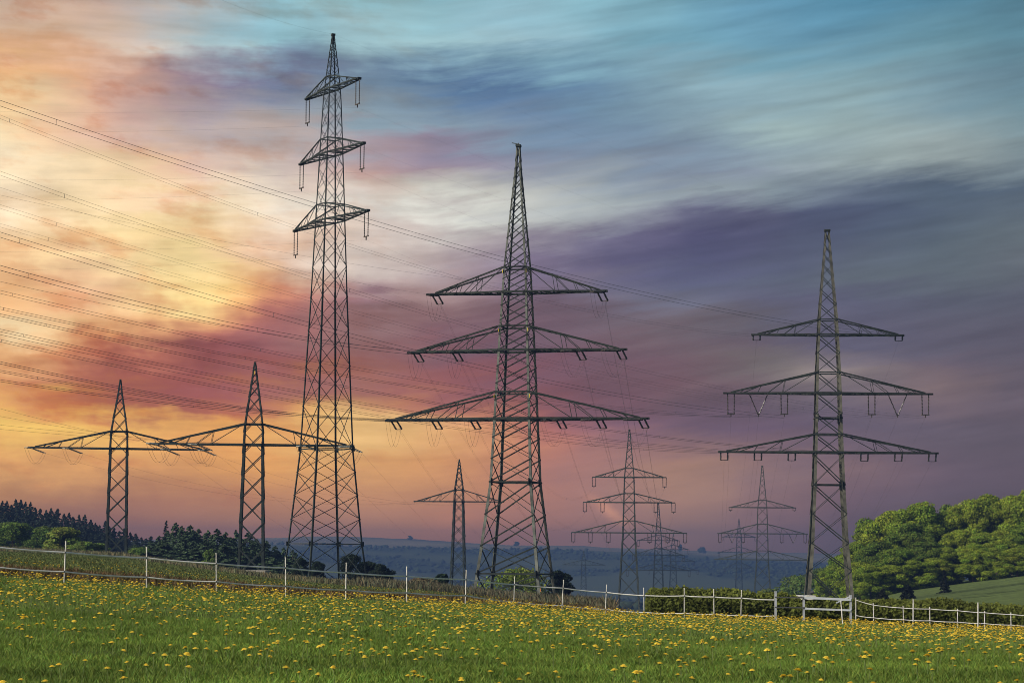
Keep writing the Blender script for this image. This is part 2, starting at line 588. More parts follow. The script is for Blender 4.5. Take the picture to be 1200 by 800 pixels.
def ground(x, y):
    x = np.asarray(x, float)
    y = np.asarray(y, float)
    az = np.arctan2(x, y)
    r = np.hypot(x, y)
    i = np.clip(np.searchsorted(AZ, az) - 1, 0, len(AZ) - 2)
    j = np.clip(np.searchsorted(RG, r) - 1, 0, len(RG) - 2)
    a = np.clip((az - AZ[i]) / (AZ[i + 1] - AZ[i]), 0, 1)
    b = np.clip((r - RG[j]) / (RG[j + 1] - RG[j]), 0, 1)
    return ((ZT[i, j] * (1 - a) + ZT[i + 1, j] * a) * (1 - b) + (ZT[i, j + 1] * (1 - a) + ZT[i + 1, j + 1] * a) * b)


def at_ground(px, dist):
    a = P(px, 655, dist)
    return np.array([a[0], dist, float(ground(a[0], dist))])


FENCE_R = np.interp(AZ, azs, [np.hypot(*P(px, 700, COLS[px][0][0])[:2]) for px in sorted(COLS)])
FR = np.interp(AA.ravel(), AZ, FENCE_R).reshape(AA.shape)


def zone_colors():
    green = np.array([0.070, 0.10, 0.022])
    c = np.empty(AA.shape + (3,))
    n1 = smooth_noise(XX, YY, 21, 9)[..., None]
    c[:] = green
    c *= 1 + 0.25 * n1
    beyond = np.clip((RR - FR) / 4, 0, 1)[..., None]
    bank = np.array([0.060, 0.075, 0.018]) * (1 + 0.3 * n1)
    c = c * (1 - beyond) + bank * beyond
    red = np.exp(-((RR - FR * 1.30) / (FR * 0.14)) ** 2)[..., None] * (AA < 0.02)[..., None]
    c = c * (1 - 0.4 * red) + np.array([0.075, 0.055, 0.022]) * 0.4 * red
    dry = (np.clip((RR - FR * 4.0) / 30, 0, 1) * (RR < 420) * (AA < 0.06))[..., None]
    c = c * (1 - 0.7 * dry) + np.array([0.085, 0.075, 0.038]) * 0.7 * dry
    mead = (np.clip((RR - 170) / 60, 0, 1) * (AA > 0.12))[..., None]
    c = c * (1 - mead) + np.array([0.075, 0.105, 0.030]) * (1 + 0.2 * n1) * mead
    far = np.clip((RR - 600) / 300, 0, 1)[..., None]
    h1 = smooth_noise(XX, YY, 31, 1300)
    h2 = smooth_noise(XX, YY, 32, 500)
    f = np.clip((h1 + 0.6 * h2) * 3.5 + 1.15 - 0.8 * np.clip(smooth_noise(XX, YY, 37, 260) * 2, 0, 1), 0, 1)[..., None]
    top = np.clip((RR - 4150) / 150, 0, 1)[..., None]
    wood = np.array([0.018, 0.030, 0.012])
    field = np.array([0.05, 0.065, 0.026])
    hill = field * (1 - f) + wood * f
    hill = hill * (1 - top) + np.array([0.16, 0.135, 0.075]) * (1 + 0.4 * h2[..., None]) * top
    c = c * (1 - far) + hill * far
    return np.clip(c, 0.004, 1)


nA, nR = AA.shape
verts = np.stack([XX, YY, ZT], -1)
idx = np.arange(nA * nR).reshape(nA, nR)
quads = np.stack([idx[:-1, :-1], idx[1:, :-1], idx[1:, 1:], idx[:-1, 1:]], -1).reshape(-1, 4)[:, ::-1]
GROUND_M = mat('meadow_soil', (0, 0, 0), 0.95, 0, 0.35, 1.3, attr='tint', spec=0.1)
terrain = mesh_obj('ground', verts.reshape(-1, 3), np.ascontiguousarray(quads), GROUND_M, None, True, zone_colors().reshape(-1, 3))
tag(terrain, 'green sloping meadow falling away to a valley and far hills', 'ground', kind='structure')

# ------------------------------------------------------------------ haze
hb = MB()
hz0, hz1 = -60.0, HAZE_TOP
hb.bar((0, 0, hz0), (0, 0, hz1), 2 * HAZE_R + 200, 2 * HAZE_R + 200)
hm = bpy.data.materials.new('haze_air')
hm.use_nodes = True
hm.node_tree.nodes.clear()
pv = hm.node_tree.nodes.new('ShaderNodeVolumePrincipled')
pv.inputs['Color'].default_value = (0.085, 0.15, 0.335, 1)
pv.inputs['Density'].default_value = HAZE_D
pv.inputs['Anisotropy'].default_value = 0.0
ho = hm.node_tree.nodes.new('ShaderNodeOutputMaterial')
hm.node_tree.links.new(pv.outputs[0], ho.inputs['Volume'])
haze = hb.build('haze', hm)
haze.display_type = 'WIRE'
tag(haze, 'blue evening haze filling the valley', 'haze', kind='stuff')

# ------------------------------------------------------------------ pylons
def lerp_profile(prof, z):
    zs, ws = zip(*prof)
    return float(np.interp(z, zs, ws))


def corner(prof, z, k):
    w = lerp_profile(prof, z) / 2
    sx, sy = ((-1, -1), (1, -1), (1, 1), (-1, 1))[k]
    return np.array([sx * w, sy * w, z])


def insulator(mb, a, b, r=0.13, n=None):
    """ribbed string from a to b"""
    a = np.asarray(a, float)
    b = np.asarray(b, float)
    l = np.linalg.norm(b - a)
    n = n or max(4, int(l / 0.22))
    pts, rad = [], []
    for i in range(n):
        for t, q in ((0.05, 0.35), (0.4, 1.0), (0.6, 1.0), (0.95, 0.35)):
            pts.append(a + (b - a) * (i + t) / n)
            rad.append(r * q)
    mb.tube(pts, r, 6, rad)


def build_pylon(name, label, base, rot, prof, panels, arms, sm, leg_w=0.28, br_w=0.11, style='X', detail=True, group=None, rings=(), foot=True, back_brace=1.0, bm=None):
    bm = bm or sm
    root = empty(name, base, rot)
    tag(root, label, 'pylon', group)
    c, s = math.cos(rot), math.sin(rot)

    def W(p):
        p = np.asarray(p, float)
        return np.array([base[0] + c * p[0] - s * p[1], base[1] + s * p[0] + c * p[1], base[2] + p[2]])
    ztop = prof[-1][0]
    zs = [p[0] for p in prof]
    # legs
    for k in range(4):
        mb = MB()
        sx, sy = ((-1, -1), (1, -1), (1, 1), (-1, 1))[k]
        for z0, z1 in zip(zs[:-1], zs[1:]):
            ww = leg_w * (1 - 0.55 * z0 / ztop)
            mb.angle(corner(prof, z0 - (0.4 if z0 == 0 else 0), k), corner(prof, z1, k), (-sx, 0, 0), (0, -sy, 0), ww, ww * 0.28)
        mb.build('leg', sm, root)
        if foot:
            fb = MB()
            q = corner(prof, 0, k)
            fb.box((q[0], q[1], -0.5), 0.9, 0.9, 1.5)
            fb.build('footing', CONC, root)
    # bracing of the four faces
    mb = MB()
    for i, (z0, z1) in enumerate(zip(panels[:-1], panels[1:])):
        t = 1 - 0.45 * z0 / ztop
        for k in range(4):
            a0, a1 = corner(prof, z0, k), corner(prof, z1, k)
            b0, b1 = corner(prof, z0, (k + 1) % 4), corner(prof, z1, (k + 1) % 4)
            ins = np.array([[0, 1, 0], [-1, 0, 0], [0, -1, 0], [1, 0, 0]][k]) * 0.04
            w1 = br_w * t * (1.15 if k in (0, 1) else back_brace)
            w2 = br_w * t * (0.75 if style == 'H' else 1.0)
            if style in ('H', 'R'):
                fwd = (k == 0) or (k == 2)
                if (style == 'H') == (k != 2):
                    hv, lt = (a0, b1), (b0, a1)
                else:
                    hv, lt = (b0, a1), (a0, b1)
                hw_ = br_w * t * (1.25 if fwd else 0.8)
                mb.bar(hv[0] + ins, hv[1] + ins, hw_)
                mb.bar(lt[0] - ins * 0.6, lt[1] - ins * 0.6, br_w * t * 0.55)
            elif style == 'N':
                mb.bar(a0 + ins, b1 + ins, w1)
                if k in (0, 2):
                    mb.bar(b0 - ins * 0.5, a1 - ins * 0.5, w1 * 0.45)
            else:
                mb.bar(a0 + ins, b1 + ins, w1)
                mb.bar(b0 - ins * 0.6, a1 - ins * 0.6, w2)
    for z in rings:
        for k in range(4):
            mb.bar(corner(prof, z, k), corner(prof, z, (k + 1) % 4), br_w * 1.25)
        mb.bar(corner(prof, z, 0), corner(prof, z, 2), br_w * 0.7)
        if detail:
            for k in range(4):
                q = corner(prof, z, k)
                sx, sy = np.sign(q[0]), np.sign(q[1])
                mb.box(q + np.array([-sx * leg_w * .9, 0.05 * sy, 0]), leg_w * 2.0, 0.04, leg_w * 2.6)
    # tip
    w = lerp_profile(prof, ztop)
    for k in range(4):
        mb.bar(corner(prof, ztop, k) - [0, 0, 0.15], (0, 0, ztop + 0.05), 0.1)
    mb.box((0, 0, ztop + 0.12), max(w * 1.6, 0.35), max(w * 1.3, 0.3), 0.28)
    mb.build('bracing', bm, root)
    att = {}
    for ai, arm in enumerate(arms):
        z, zt, L = arm['z'], arm['zt'], arm['L']
        w, wt = lerp_profile(prof, z), lerp_profile(prof, zt)
        m2 = MB()
        cw = arm.get('cw', 0.2)
        for sd in (-1, 1):
            tip = np.array([sd * L, 0, z])
            nb = arm.get('bays', 6)
            bot = {}
            for sy in (-1, 1):
                b0 = np.array([sd * w / 2, sy * w / 2, z])
                b1 = np.array([sd * L, sy * 0.28, z])
                t0 = np.array([sd * wt / 2, sy * wt / 2, zt])
                t1 = np.array([sd * L * 0.94, sy * 0.28, z + 0.15])
                m2.bar(b0, b1, cw, cw * 0.9)
                m2.bar(t0, t1, cw * 0.75)
                bot[sy] = (b0, b1, t0, t1)
                prevq = 0.0
                for q in (0.36, 0.64, 0.84):
                    m2.bar(b0 + (b1 - b0) * q, t0 + (t1 - t0) * q, cw * 0.26)
                    if q < 0.8:
                        m2.bar(t0 + (t1 - t0) * q, b0 + (b1 - b0) * (q + 0.17), cw * 0.3)
                    if sy < 0 and q < 0.5:
                        m2.bar(b0 + (b1 - b0) * q, t0 + (t1 - t0) * prevq, cw * 0.36)
            # plan bracing between the two bottom chords
            for i in range(nb):
                q0, q1 = i / nb, (i + 1) / nb
                pa = bot[-1][0] + (bot[-1][1] - bot[-1][0]) * q0
                pb = bot[1][0] + (bot[1][1] - bot[1][0]) * q1
                pc = bot[1][0] + (bot[1][1] - bot[1][0]) * q0
                pd = bot[-1][0] + (bot[-1][1] - bot[-1][0]) * q1
                m2.bar(pa - [0, 0, .03], pb - [0, 0, .03], cw * 0.4)
                m2.bar(pc + [0, 0, .03], pd + [0, 0, .03], cw * 0.4)
                m2.bar(pd - [0, 0, .06], pb - [0, 0, .06], cw * 0.4)
            m2.box((sd * (L - 0.1), 0, z), 0.5, 0.75, 0.3)
        # chords through the body and frame at tie level
        for sy in (-1, 1):
            m2.bar((-w / 2, sy * w / 2, z), (w / 2, sy * w / 2, z), cw)
            m2.bar((sy * w / 2, -w / 2, z + 0.02), (sy * w / 2, w / 2, z + 0.02), cw * 0.7)
            m2.bar((-wt / 2, sy * wt / 2, zt), (wt / 2, sy * wt / 2, zt), cw * 0.7)
            m2.bar((sy * wt / 2, -wt / 2, zt + 0.02), (sy * wt / 2, wt / 2, zt + 0.02), cw * 0.6)
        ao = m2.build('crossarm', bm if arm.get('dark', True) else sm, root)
        for hx, kind, ln in arm.get('hang', ()):
            for sd in (-1, 1):
                x = sd * hx
                key = (ai, sd, round(hx, 1))
                if kind == 'U' or kind == 'V':
                    ib = MB()
                    top = 0.55 if kind == 'U' else 1.5
                    bot_ = 0.5 if kind == 'U' else 0.12
                    yoff = 0
                    rr = arm.get('ir', 0.11)
                    for q in (-1, 1):
                        insulator(ib, (x + q * top, yoff, z - 0.12), (x + q * bot_, yoff, z - ln), rr)
                    ib.bar((x - bot_ - 0.15, 0, z - ln), (x + bot_ + 0.15, 0, z - ln), rr * 1.3)
                    ib.bar((x, 0, z - ln - 0.45), (x, 0, z - ln + 0.05), rr * 1.3)
                    ib.build('insulator_string', GLASSY, ao)
                    att[key] = W((x, 0, z - ln - 0.45))
                else:
                    att[key] = W((x, 0, z - 0.15))
        arm['obj'] = ao
    return root, att, W


def local_of(root, p):
    c, s = math.cos(root.rotation_euler.z), math.sin(root.rotation_euler.z)
    d = np.asarray(p, float) - np.array(root.location)
    return np.array([c * d[0] + s * d[1], -s * d[0] + c * d[1], d[2]])


def tension_string(root, arm_obj, a, direction, ln, r=0.1, gap=0.5, m=None):
    """double ribbed string, from world point a along a world direction; returns its far end"""
    d = np.asarray(direction, float)
    d = d / np.linalg.norm(d)
    side = np.cross(d, (0, 0, 1.0))
    side /= np.linalg.norm(side)
    mb = MB()
    b = a + d * ln
    for q in (-1, 1):
        insulator(mb, local_of(root, a + side * q * gap / 2), local_of(root, b + side * q * gap / 2), r)
    mb.bar(local_of(root, b - side * gap * 0.5), local_of(root, b + side * gap * 0.5), 0.09)
    mb.build('insulator_string', m or GLASSY, arm_obj)
    return b


def jumper(root, arm_obj, a, b, drop, r=0.012):
    mb = MB()
    for q in (-0.25, 0.25):
        pts = []
        for i in range(13):
            t = i / 12
            p = a + (b - a) * t
            p = p + np.array([q, 0, -drop * (1 - (2 * t - 1) ** 2)])
            pts.append(local_of(root, p))
        mb.tube(pts, r, 3)
    mb.build('jumper', ALU, arm_obj)


def panels(prof, ratio=1.0, zmax=None):
    z = 0.0
    out = [0.0]
    zt = zmax or prof[-1][0]
    while z < zt:
        z += max(lerp_profile(prof, z) * ratio, 0.7)
        out.append(min(z, zt))
    if len(out) > 2 and out[-1] - out[-2] < 0.5:
        out.pop(-2)
    return out


# --- middle pylon: three levels, tension
C_D = 307
bC = at_ground(603.5, C_D)
hC = P(608, 172, C_D)[2] - bC[2]
zC = lambda py: P(608, py, C_D)[2] - bC[2]
profC = [(0, 9.4), (zC(640), 7.6), (zC(565), 5.75), (zC(490), 5.0), (zC(411), 4.2), (zC(343), 3.45), (zC(314), 3.1), (zC(260), 2.05), (zC(195), 0.75), (hC, 0.5)]
armsC = [
    dict(z=zC(491), zt=zC(460), L=17.75, cw=0.3, bays=8, hang=[(17.0, 'T', 0), (11.3, 'T', 0), (5.9, 'T', 0)]),
    dict(z=zC(411), zt=zC(383), L=14.75, cw=0.28, bays=7, hang=[(14.0, 'T', 0), (8.5, 'T', 0)]),
    dict(z=zC(343), zt=zC(314), L=12.05, cw=0.26, bays=6, hang=[(11.4, 'T', 0)]),
]
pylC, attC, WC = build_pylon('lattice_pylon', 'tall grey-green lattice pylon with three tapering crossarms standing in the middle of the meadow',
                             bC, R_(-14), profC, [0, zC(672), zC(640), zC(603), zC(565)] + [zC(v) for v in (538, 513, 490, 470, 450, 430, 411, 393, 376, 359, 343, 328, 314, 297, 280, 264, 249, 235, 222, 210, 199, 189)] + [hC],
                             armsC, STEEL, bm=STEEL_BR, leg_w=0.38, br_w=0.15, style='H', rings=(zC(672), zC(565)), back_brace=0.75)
for zz in (zC(460) - .6, zC(383) - .6, zC(314) - .6, zC(690)):
    for k in (0, 1):
        q = corner(profC, zz, k)
        mb = MB()
        mb.box((q[0] * 1.02, q[1] - 0.06, zz), 0.3, 0.05, 0.45)
        mb.build('marker_plate', YEL if zz > 5 else ORG, pylC)
mb = MB()
mb.bar((-0.9, 0, hC + 0.55), (0.3, 0, hC + 0.25), 0.1)
mb.bar((0, 0, hC), (0, 0, hC + 0.5), 0.12)
mb.build('earth_wire_clamp', STEEL_DK, pylC)

# --- right pylon
R_D = 376
bR = at_ground(971, R_D)
zRR = lambda py: P(970, py, R_D)[2] - bR[2]
hR = zRR(271)
profR = [(0, 8.0), (zRR(636), 6.0), (zRR(568), 5.05), (zRR(500), 4.4), (zRR(434), 3.95), (zRR(372), 3.1), (zRR(287), 1.05), (hR, 0.75)]
armsR = [
    dict(z=zRR(530), zt=zRR(509), L=17.6, cw=0.3, bays=7, hang=[(16.9, 'T', 0), (11.4, 'T', 0), (5.9, 'T', 0)]),
    dict(z=zRR(461), zt=zRR(437), L=16.8, cw=0.28, bays=7, ir=0.13, hang=[(15.8, 'U', 3.4), (11.3, 'V', 3.4), (7.1, 'U', 3.4)]),
    dict(z=zRR(392.5), zt=zRR(375), L=12.2, cw=0.26, bays=6, hang=[(11.6, 'T', 0)]),
]
pylR, attR, WR = build_pylon('lattice_pylon', 'lattice pylon with three crossarms standing behind the field gate beside the wooded hill',
                             bR, R_(-3.0), profR, [0, zRR(668), zRR(636), zRR(602), zRR(568), zRR(534), zRR(509), zRR(485), zRR(461), zRR(437), zRR(414), zRR(393), zRR(375), zRR(357), zRR(340), zRR(324), zRR(310), zRR(298), zRR(287)] + [hR],
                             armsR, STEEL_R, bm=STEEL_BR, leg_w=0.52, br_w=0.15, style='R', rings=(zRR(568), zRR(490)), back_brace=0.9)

# --- tall slim pylon on the left
T_D = 300
bT = at_ground(380.5, T_D)
zTT = lambda py: P(388, py, T_D)[2] - bT[2]
hT = zTT(42)
profT = [(0, 8.6), (zTT(637), 7.3), (zTT(526), 5.25), (zTT(340), 3.6), (zTT(241), 2.85), (zTT(170), 2.3), (zTT(118), 1.85), (zTT(95), 1.5), (hT, 0.3)]
armsT = [
    dict(z=zTT(259), zt=zTT(240), L=11.0, cw=0.18, bays=6, ir=0.09, hang=[(10.7, 'U', 3.3)]),
    dict(z=zTT(180.5), zt=zTT(163), L=9.5, cw=0.18, bays=5, ir=0.09, hang=[(9.2, 'U', 3.3)]),
    dict(z=zTT(104.5), zt=zTT(90), L=7.9, cw=0.18, bays=4, ir=0.09, hang=[(7.6, 'U', 3.3)]),
]
pT = [0, zTT(637), zTT(608), zTT(580), zTT(553), zTT(526)]
z = pT[-1]
while z < hT - 1.2:
    z += max(1.08 * lerp_profile(profT, z), 0.85)
    pT.append(min(z, hT))
if pT[-1] < hT:
    pT.append(hT)
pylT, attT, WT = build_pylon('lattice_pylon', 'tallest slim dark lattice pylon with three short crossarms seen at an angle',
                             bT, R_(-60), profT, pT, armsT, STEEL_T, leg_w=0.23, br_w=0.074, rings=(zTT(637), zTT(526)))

# --- the two single-arm pylons on the left
def single(px, dist, ybase_px, ytip, yarm, ystrut, half, wb, wa, ws, wtip, rot, label, sm, leg_w, br_w, hang, ycap=None, name='lattice_pylon', style='X'):
    b = at_ground(px, dist)
    zz = lambda py: P(px, py, dist)[2] - b[2]
    h = zz(ytip)
    prof = [(0, wb), (zz(yarm), wa), (zz(ystrut), ws)]
    if ycap:
        prof += [(zz(ycap), wtip)]
    prof += [(h, wtip * 0.35)]
    arms = [dict(z=zz(yarm), zt=zz(ystrut), L=half, cw=br_w * 2.0, bays=6, hang=[(q * half, 'T', 0) for q in hang])]
    r = build_pylon(name, label, b, R_(rot), prof, panels(prof, 1.0), arms, sm, leg_w=leg_w, br_w=br_w, style=style, rings=(zz(yarm), zz(ystrut)))
    return r + (arms,)


pylA, attA, WA, armsA = single(136, 395, 650, 446, 525.5, 505.5, 15.0, 3.6, 3.15, 2.95, 0.75, 7.5, 'leftmost lattice pylon, low with one wide crossarm, rising out of the forest edge', STEEL_T, 0.36, 0.14, (0.97, 0.55), 460)
pylB, attB, WB, armsB = single(294.5, 331, 674, 426, 521, 497, 14.2, 3.8, 2.95, 2.7, 0.75, 4.0, 'low lattice pylon with one wide crossarm and a yellow plate under its tip', STEEL_T, 0.34, 0.14, (0.97, 0.55), 441)
mb = MB()
zb = P(299, 437, 331)[2] - bT[2] * 0 - pylB.location.z
mb.box((0, -0.46, zb), 0.75, 0.06, 0.5)
mb.build('number_plate', YEL, pylB)
mb = MB()
for k in range(3):
    pass
slab = at_ground(293, 327)
mb.box((slab[0], slab[1], slab[2] + 0.2), 6.2, 5.0, 0.9)
o = mb.build('concrete_slab', CONC)
tag(o, 'low pale concrete slab under the yellow plated pylon', 'slab')

# --- far pylons
pyl5, att5, W5, arms5 = single(537, 560, 684, 539, 587.5, 574, 10.8, 4.0, 2.4, 2.2, 0.6, -7, 'distant lattice pylon with one crossarm standing just left of the middle pylon', STEEL_T, 0.32, 0.14, (0.97, 0.55), 545)


def far3(px, dist, ytip, lev, label, ground_py, sm, widths, hang, rot=0, leg_w=0.4, br_w=0.2, style='N', group=None):
    b = at_ground(px, dist)
    zz = lambda py: P(px, py, dist)[2] - b[2]
    h = zz(ytip)
    (y1, s1, l1), (y2, s2, l2), (y3, s3, l3) = lev
    wb, w1, w2, w3, wtp = widths
    prof = [(0, wb), (zz(y1), w1), (zz(y2), w2), (zz(y3), w3), (h, wtp)]
    arms = [dict(z=zz(y1), zt=zz(s1), L=l1, cw=br_w * 1.8, bays=6, ir=0.16, hang=hang[0]),
            dict(z=zz(y2), zt=zz(s2), L=l2, cw=br_w * 1.8, bays=6, ir=0.16, hang=hang[1]),
            dict(z=zz(y3), zt=zz(s3), L=l3, cw=br_w * 1.8, bays=6, ir=0.16, hang=hang[2])]
    return build_pylon('lattice_pylon', label, b, R_(rot), prof, panels(prof, 1.0), arms, sm, leg_w, br_w, style, group=group, foot=False) + (arms,)


pyl6, att6, W6, arms6 = far3(737, 720, 504, ((624, 610, 17.7), (588.5, 578, 14.1), (559, 548.5, 11.3)), 'distant three-armed lattice pylon right of the middle pylon, before blue hills',
                             708, STEEL_DK, (7.4, 4.1, 3.6, 3.2, 0.5),
                             ([(17.4, 'U', 2.9), (12.0, 'U', 2.9), (6.4, 'U', 2.9)], [(13.8, 'U', 2.9), (8.3, 'U', 2.9)], [(11.0, 'U', 2.9)]), rot=-5)
pyl10, att10, W10, arms10 = far3(893.5, 860, 546, ((655.5, 645, 17.6), (625, 614, 16.5), (594.5, 586, 12.2)), 'distant three-armed lattice pylon just left of the gate pylon, rising behind the hedge',
                                 720, STEEL_DK, (7.6, 4.6, 4.2, 3.6, 0.6),
                                 ([(16.9, 'T', 0), (11.4, 'T', 0), (5.9, 'T', 0)], [(15.8, 'U', 3.2), (11.3, 'V', 3.2), (7.1, 'U', 3.2)], [(11.8, 'U', 1.0)]), rot=-7)
pyl7 = far3(771.5, 1170, 590, ((668, 661, 16), (650, 642, 13), (633, 627, 10.5)), 'faint lattice pylon partly behind the right arms of the distant three-armed pylon', 690, STEEL_T, (6.5, 4.6, 4.0, 3.4, 0.6),
            ([(15.6, 'U', 2.9)], [(12.6, 'U', 2.9)], [(10.2, 'U', 2.9)]), br_w=0.2)
pyl8 = far3(789, 1640, 626, ((667.5, 662, 17.7), (657, 651, 15), (643.5, 638.5, 11)), 'very faint small lattice pylon against the blue hills above the left end of the hedge', 696, STEEL_T, (6.5, 4.4, 4.0, 3.6, 0.6),
            ([(17.3, 'U', 2.9)], [(14.6, 'U', 2.9)], [(10.7, 'U', 2.9)]), br_w=0.24)
pyl9 = single(684, 1600, 696, 645, 661.5, 656, 14.8, 4.5, 3.2, 3.0, 0.8, 0, 'very faint one-armed lattice pylon against the blue hills beside the dark spruce bush', STEEL_T, 0.4, 0.24, (0.97, 0.55), 649)
pyl11 = far3(866, 1850, 608, ((665, 659, 11.5), (647, 641, 16.5), (629, 624, 13.5)), 'very faint three-armed pylon above the hedge, left of the gate pylon', 700, STEEL_T, (7, 4.6, 4.2, 3.6, 0.6),
             ([(11, 'U', 2.9)], [(16, 'U', 2.9)], [(13, 'U', 2.9)]), br_w=0.24)

# ------------------------------------------------------------------ conductors
def wire_pts(a, b, sag, n=28):
    out = []
    for i in range(n + 1):
        t = i / n
        p = a + (b - a) * t
        p = p - np.array([0, 0, 4 * sag * t * (1 - t)])
        out.append(p)
    return out


def y_at_x(pts, x):
    q = [proj(p) for p in pts]
    for (x0, y0), (x1, y1) in zip(q[:-1], q[1:]):
        if (x0 - x) * (x1 - x) <= 0 and x0 != x1:
            return y0 + (y1 - y0) * (x - x0) / (x1 - x0)
    return None


WIRE_GROUP = 'overhead power lines'


def wire(a, b, sag, r, label, pair=0.0, n=28, group=WIRE_GROUP):
    r = r * 0.41
    mb = MB()
    for q in ((0,) if not pair else (-0.5, 0.5)):
        pts = wire_pts(a, b, sag, n)
        if pair:
            pts = [p + np.array([0, 0, q * pair]) for p in pts]
        mb.tube(pts, r, 4)
    if pair:
        pts = wire_pts(a, b, sag, 6)
        for p in pts[1:-1]:
            mb.bar(p - [0, 0, pair / 2], p + [0, 0, pair / 2], 0.03)
    o = mb.build('conductor', ALU)
    tag(o, label, 'power line', group)
    return o


def incoming(att_pt, y0, r, label, pair=0.0, sagf=0.012, E_D=150.0, Ex=-420.0, root=None, arm=None, strl=2.6, sr=0.13, sm=None):
    """wire that enters over the left edge of the view at height y0 and ends at att_pt"""
    ye = y0 - 0.28 * abs(Ex)
    a = np.asarray(att_pt, float)
    lo, hi = -900.0, 900.0
    for _ in range(40):
        ye = (lo + hi) / 2
        E = P(Ex, ye, E_D)
        sag = sagf * np.linalg.norm(E - a)
        y = y_at_x(wire_pts(E, a, sag), 0.0)
        if y is None or y < y0:
            lo = ye
        else:
            hi = ye
    E = P(Ex, ye, E_D)
    sag = sagf * np.linalg.norm(E - a)
    end = a
    if root is not None:
        d = wire_pts(a, E, sag)[1] - a
        end = tension_string(root, arm, a, d, strl, r=sr, m=sm)
    wire(end, E, sag, r, label, pair)
    return end


mid, gatep, tallp = 'the middle pylon', 'the gate pylon', 'the tallest pylon'
UL = 'from upper left to'
# to the gate pylon (passes behind the middle one)
incoming(attR[(2, 1, 11.6)], 121, 0.044, f'thick topmost wire pair {UL} the top right arm of {gatep}', 0.45, 0.016)
incoming(attR[(2, -1, 11.6)], 137, 0.022, f'thin pair of wires {UL} the top left arm of {gatep}', 0.30, 0.020)
incoming(attR[(1, 1, 15.8)], 203, 0.024, f'wire pair {UL} the right tip of {gatep}\'s middle arm', 0.32, 0.018)
incoming(attR[(1, 1, 11.3)], 242, 0.018, f'faint wires {UL} the right V insulator of {gatep}', 0.30, 0.016)
incoming(attR[(1, 1, 7.1)], 264, 0.016, f'faint wires {UL} the inner right insulator of {gatep}', 0.28, 0.014)
incoming(attR[(1, -1, 7.1)], 275, 0.042, f'dark pair of wires {UL} the inner left insulator of {gatep}', 0.42, 0.014)
incoming(attR[(1, -1, 11.3)], 342, 0.032, f'wires {UL} the left V insulator of {gatep}', 0.25, 0.013)
incoming(attR[(1, -1, 15.8)], 361, 0.036, f'wires {UL} the left tip of {gatep}\'s middle arm', 0.18, 0.012)
incoming(attR[(0, 1, 5.9)], 369, 0.040, f'wires {UL} the inner right end of {gatep}\'s lowest arm', 0.18, 0.012)
incoming(attR[(0, -1, 5.9)], 387, 0.036, f'wires {UL} the inner left end of {gatep}\'s lowest arm', 0.2, 0.012)
incoming(attR[(0, -1, 11.4)], 392, 0.034, f'wires {UL} the middle left of {gatep}\'s lowest arm', 0.0, 0.012)
incoming(attR[(0, -1, 16.9)], 399, 0.036, f'wires {UL} the left tip of {gatep}\'s lowest arm', 0.2, 0.012)
# to the middle pylon
strC = {}
armo = [a['obj'] for a in armsC]


def inC(key, y0, r, label, pair=0.0, sagf=0.012):
    e = incoming(attC[key], y0, r, label, pair, sagf, root=pylC, arm=armo[key[0]], strl=3.0, sr=0.17)
    strC[key] = e


nm = {17.0: 'outer', 11.3: 'middle', 5.9: 'inner', 14.0: 'outer', 8.5: 'inner', 11.4: 'outer'}
inC((2, -1, 11.4), 219, 0.018, f'faint wire {UL} the top left arm tip of {mid}')
inC((2, 1, 11.4), 228, 0.016, f'faint wire {UL} the top right arm tip of {mid}')
inC((1, -1, 14.0), 313, 0.055, f'dark wire pair {UL} the left tip of {mid}\'s second arm', 0.42)
inC((1, -1, 8.5), 329, 0.030, f'thin wire {UL} the inner left of {mid}\'s second arm')
inC((0, -1, 17.0), 424, 0.05, f'dark wire {UL} the left tip of {mid}\'s lowest arm', 0.18)
inC((0, -1, 11.3), 434, 0.042, f'dark wire {UL} the middle left of {mid}\'s lowest arm', 0.16)
inC((0, -1, 5.9), 445, 0.042, f'dark wire {UL} the inner left of {mid}\'s lowest arm', 0.16)
for key in ((1, 1, 8.5), (1, 1, 14.0), (0, 1, 5.9), (0, 1, 11.3), (0, 1, 17.0)):
    a = attC[key]
    strC[key] = tension_string(pylC, armo[key[0]], a, np.array([-0.75, -0.62, -0.05]), 3.0, r=0.17)

# middle pylon onwards to the distant one
k6 = {(0, 17.0): 17.4, (0, 11.3): 12.0, (0, 5.9): 6.4, (1, 14.0): 13.8, (1, 8.5): 8.3, (2, 11.4): 11.0}
side_n = {-1: 'left', 1: 'right'}
lev_n = {0: 'lowest', 1: 'second', 2: 'top'}
for key in attC:
    ai, sd, hx = key
    a = attC[key]
    b = att6[(ai, sd, k6[(ai, hx)])]
    sag = 0.030 * np.linalg.norm(b - a)
    d = wire_pts(a, b, sag, 40)[1] - a
    e = tension_string(pylC, armo[ai], a, d + np.linalg.norm(d) * np.array([0.45, 0, -0.75]), 1.7, r=0.15, gap=0.9)
    wire(e, b, sag, 0.02, f'thin wire behind the {nm[hx]} {side_n[sd]} end of {mid}\'s {lev_n[ai]} arm', 0.35)
    e0 = strC.get(key)
    if e0 is not None:
        jumper(pylC, armo[ai], e0, e, 2.9, 0.013)

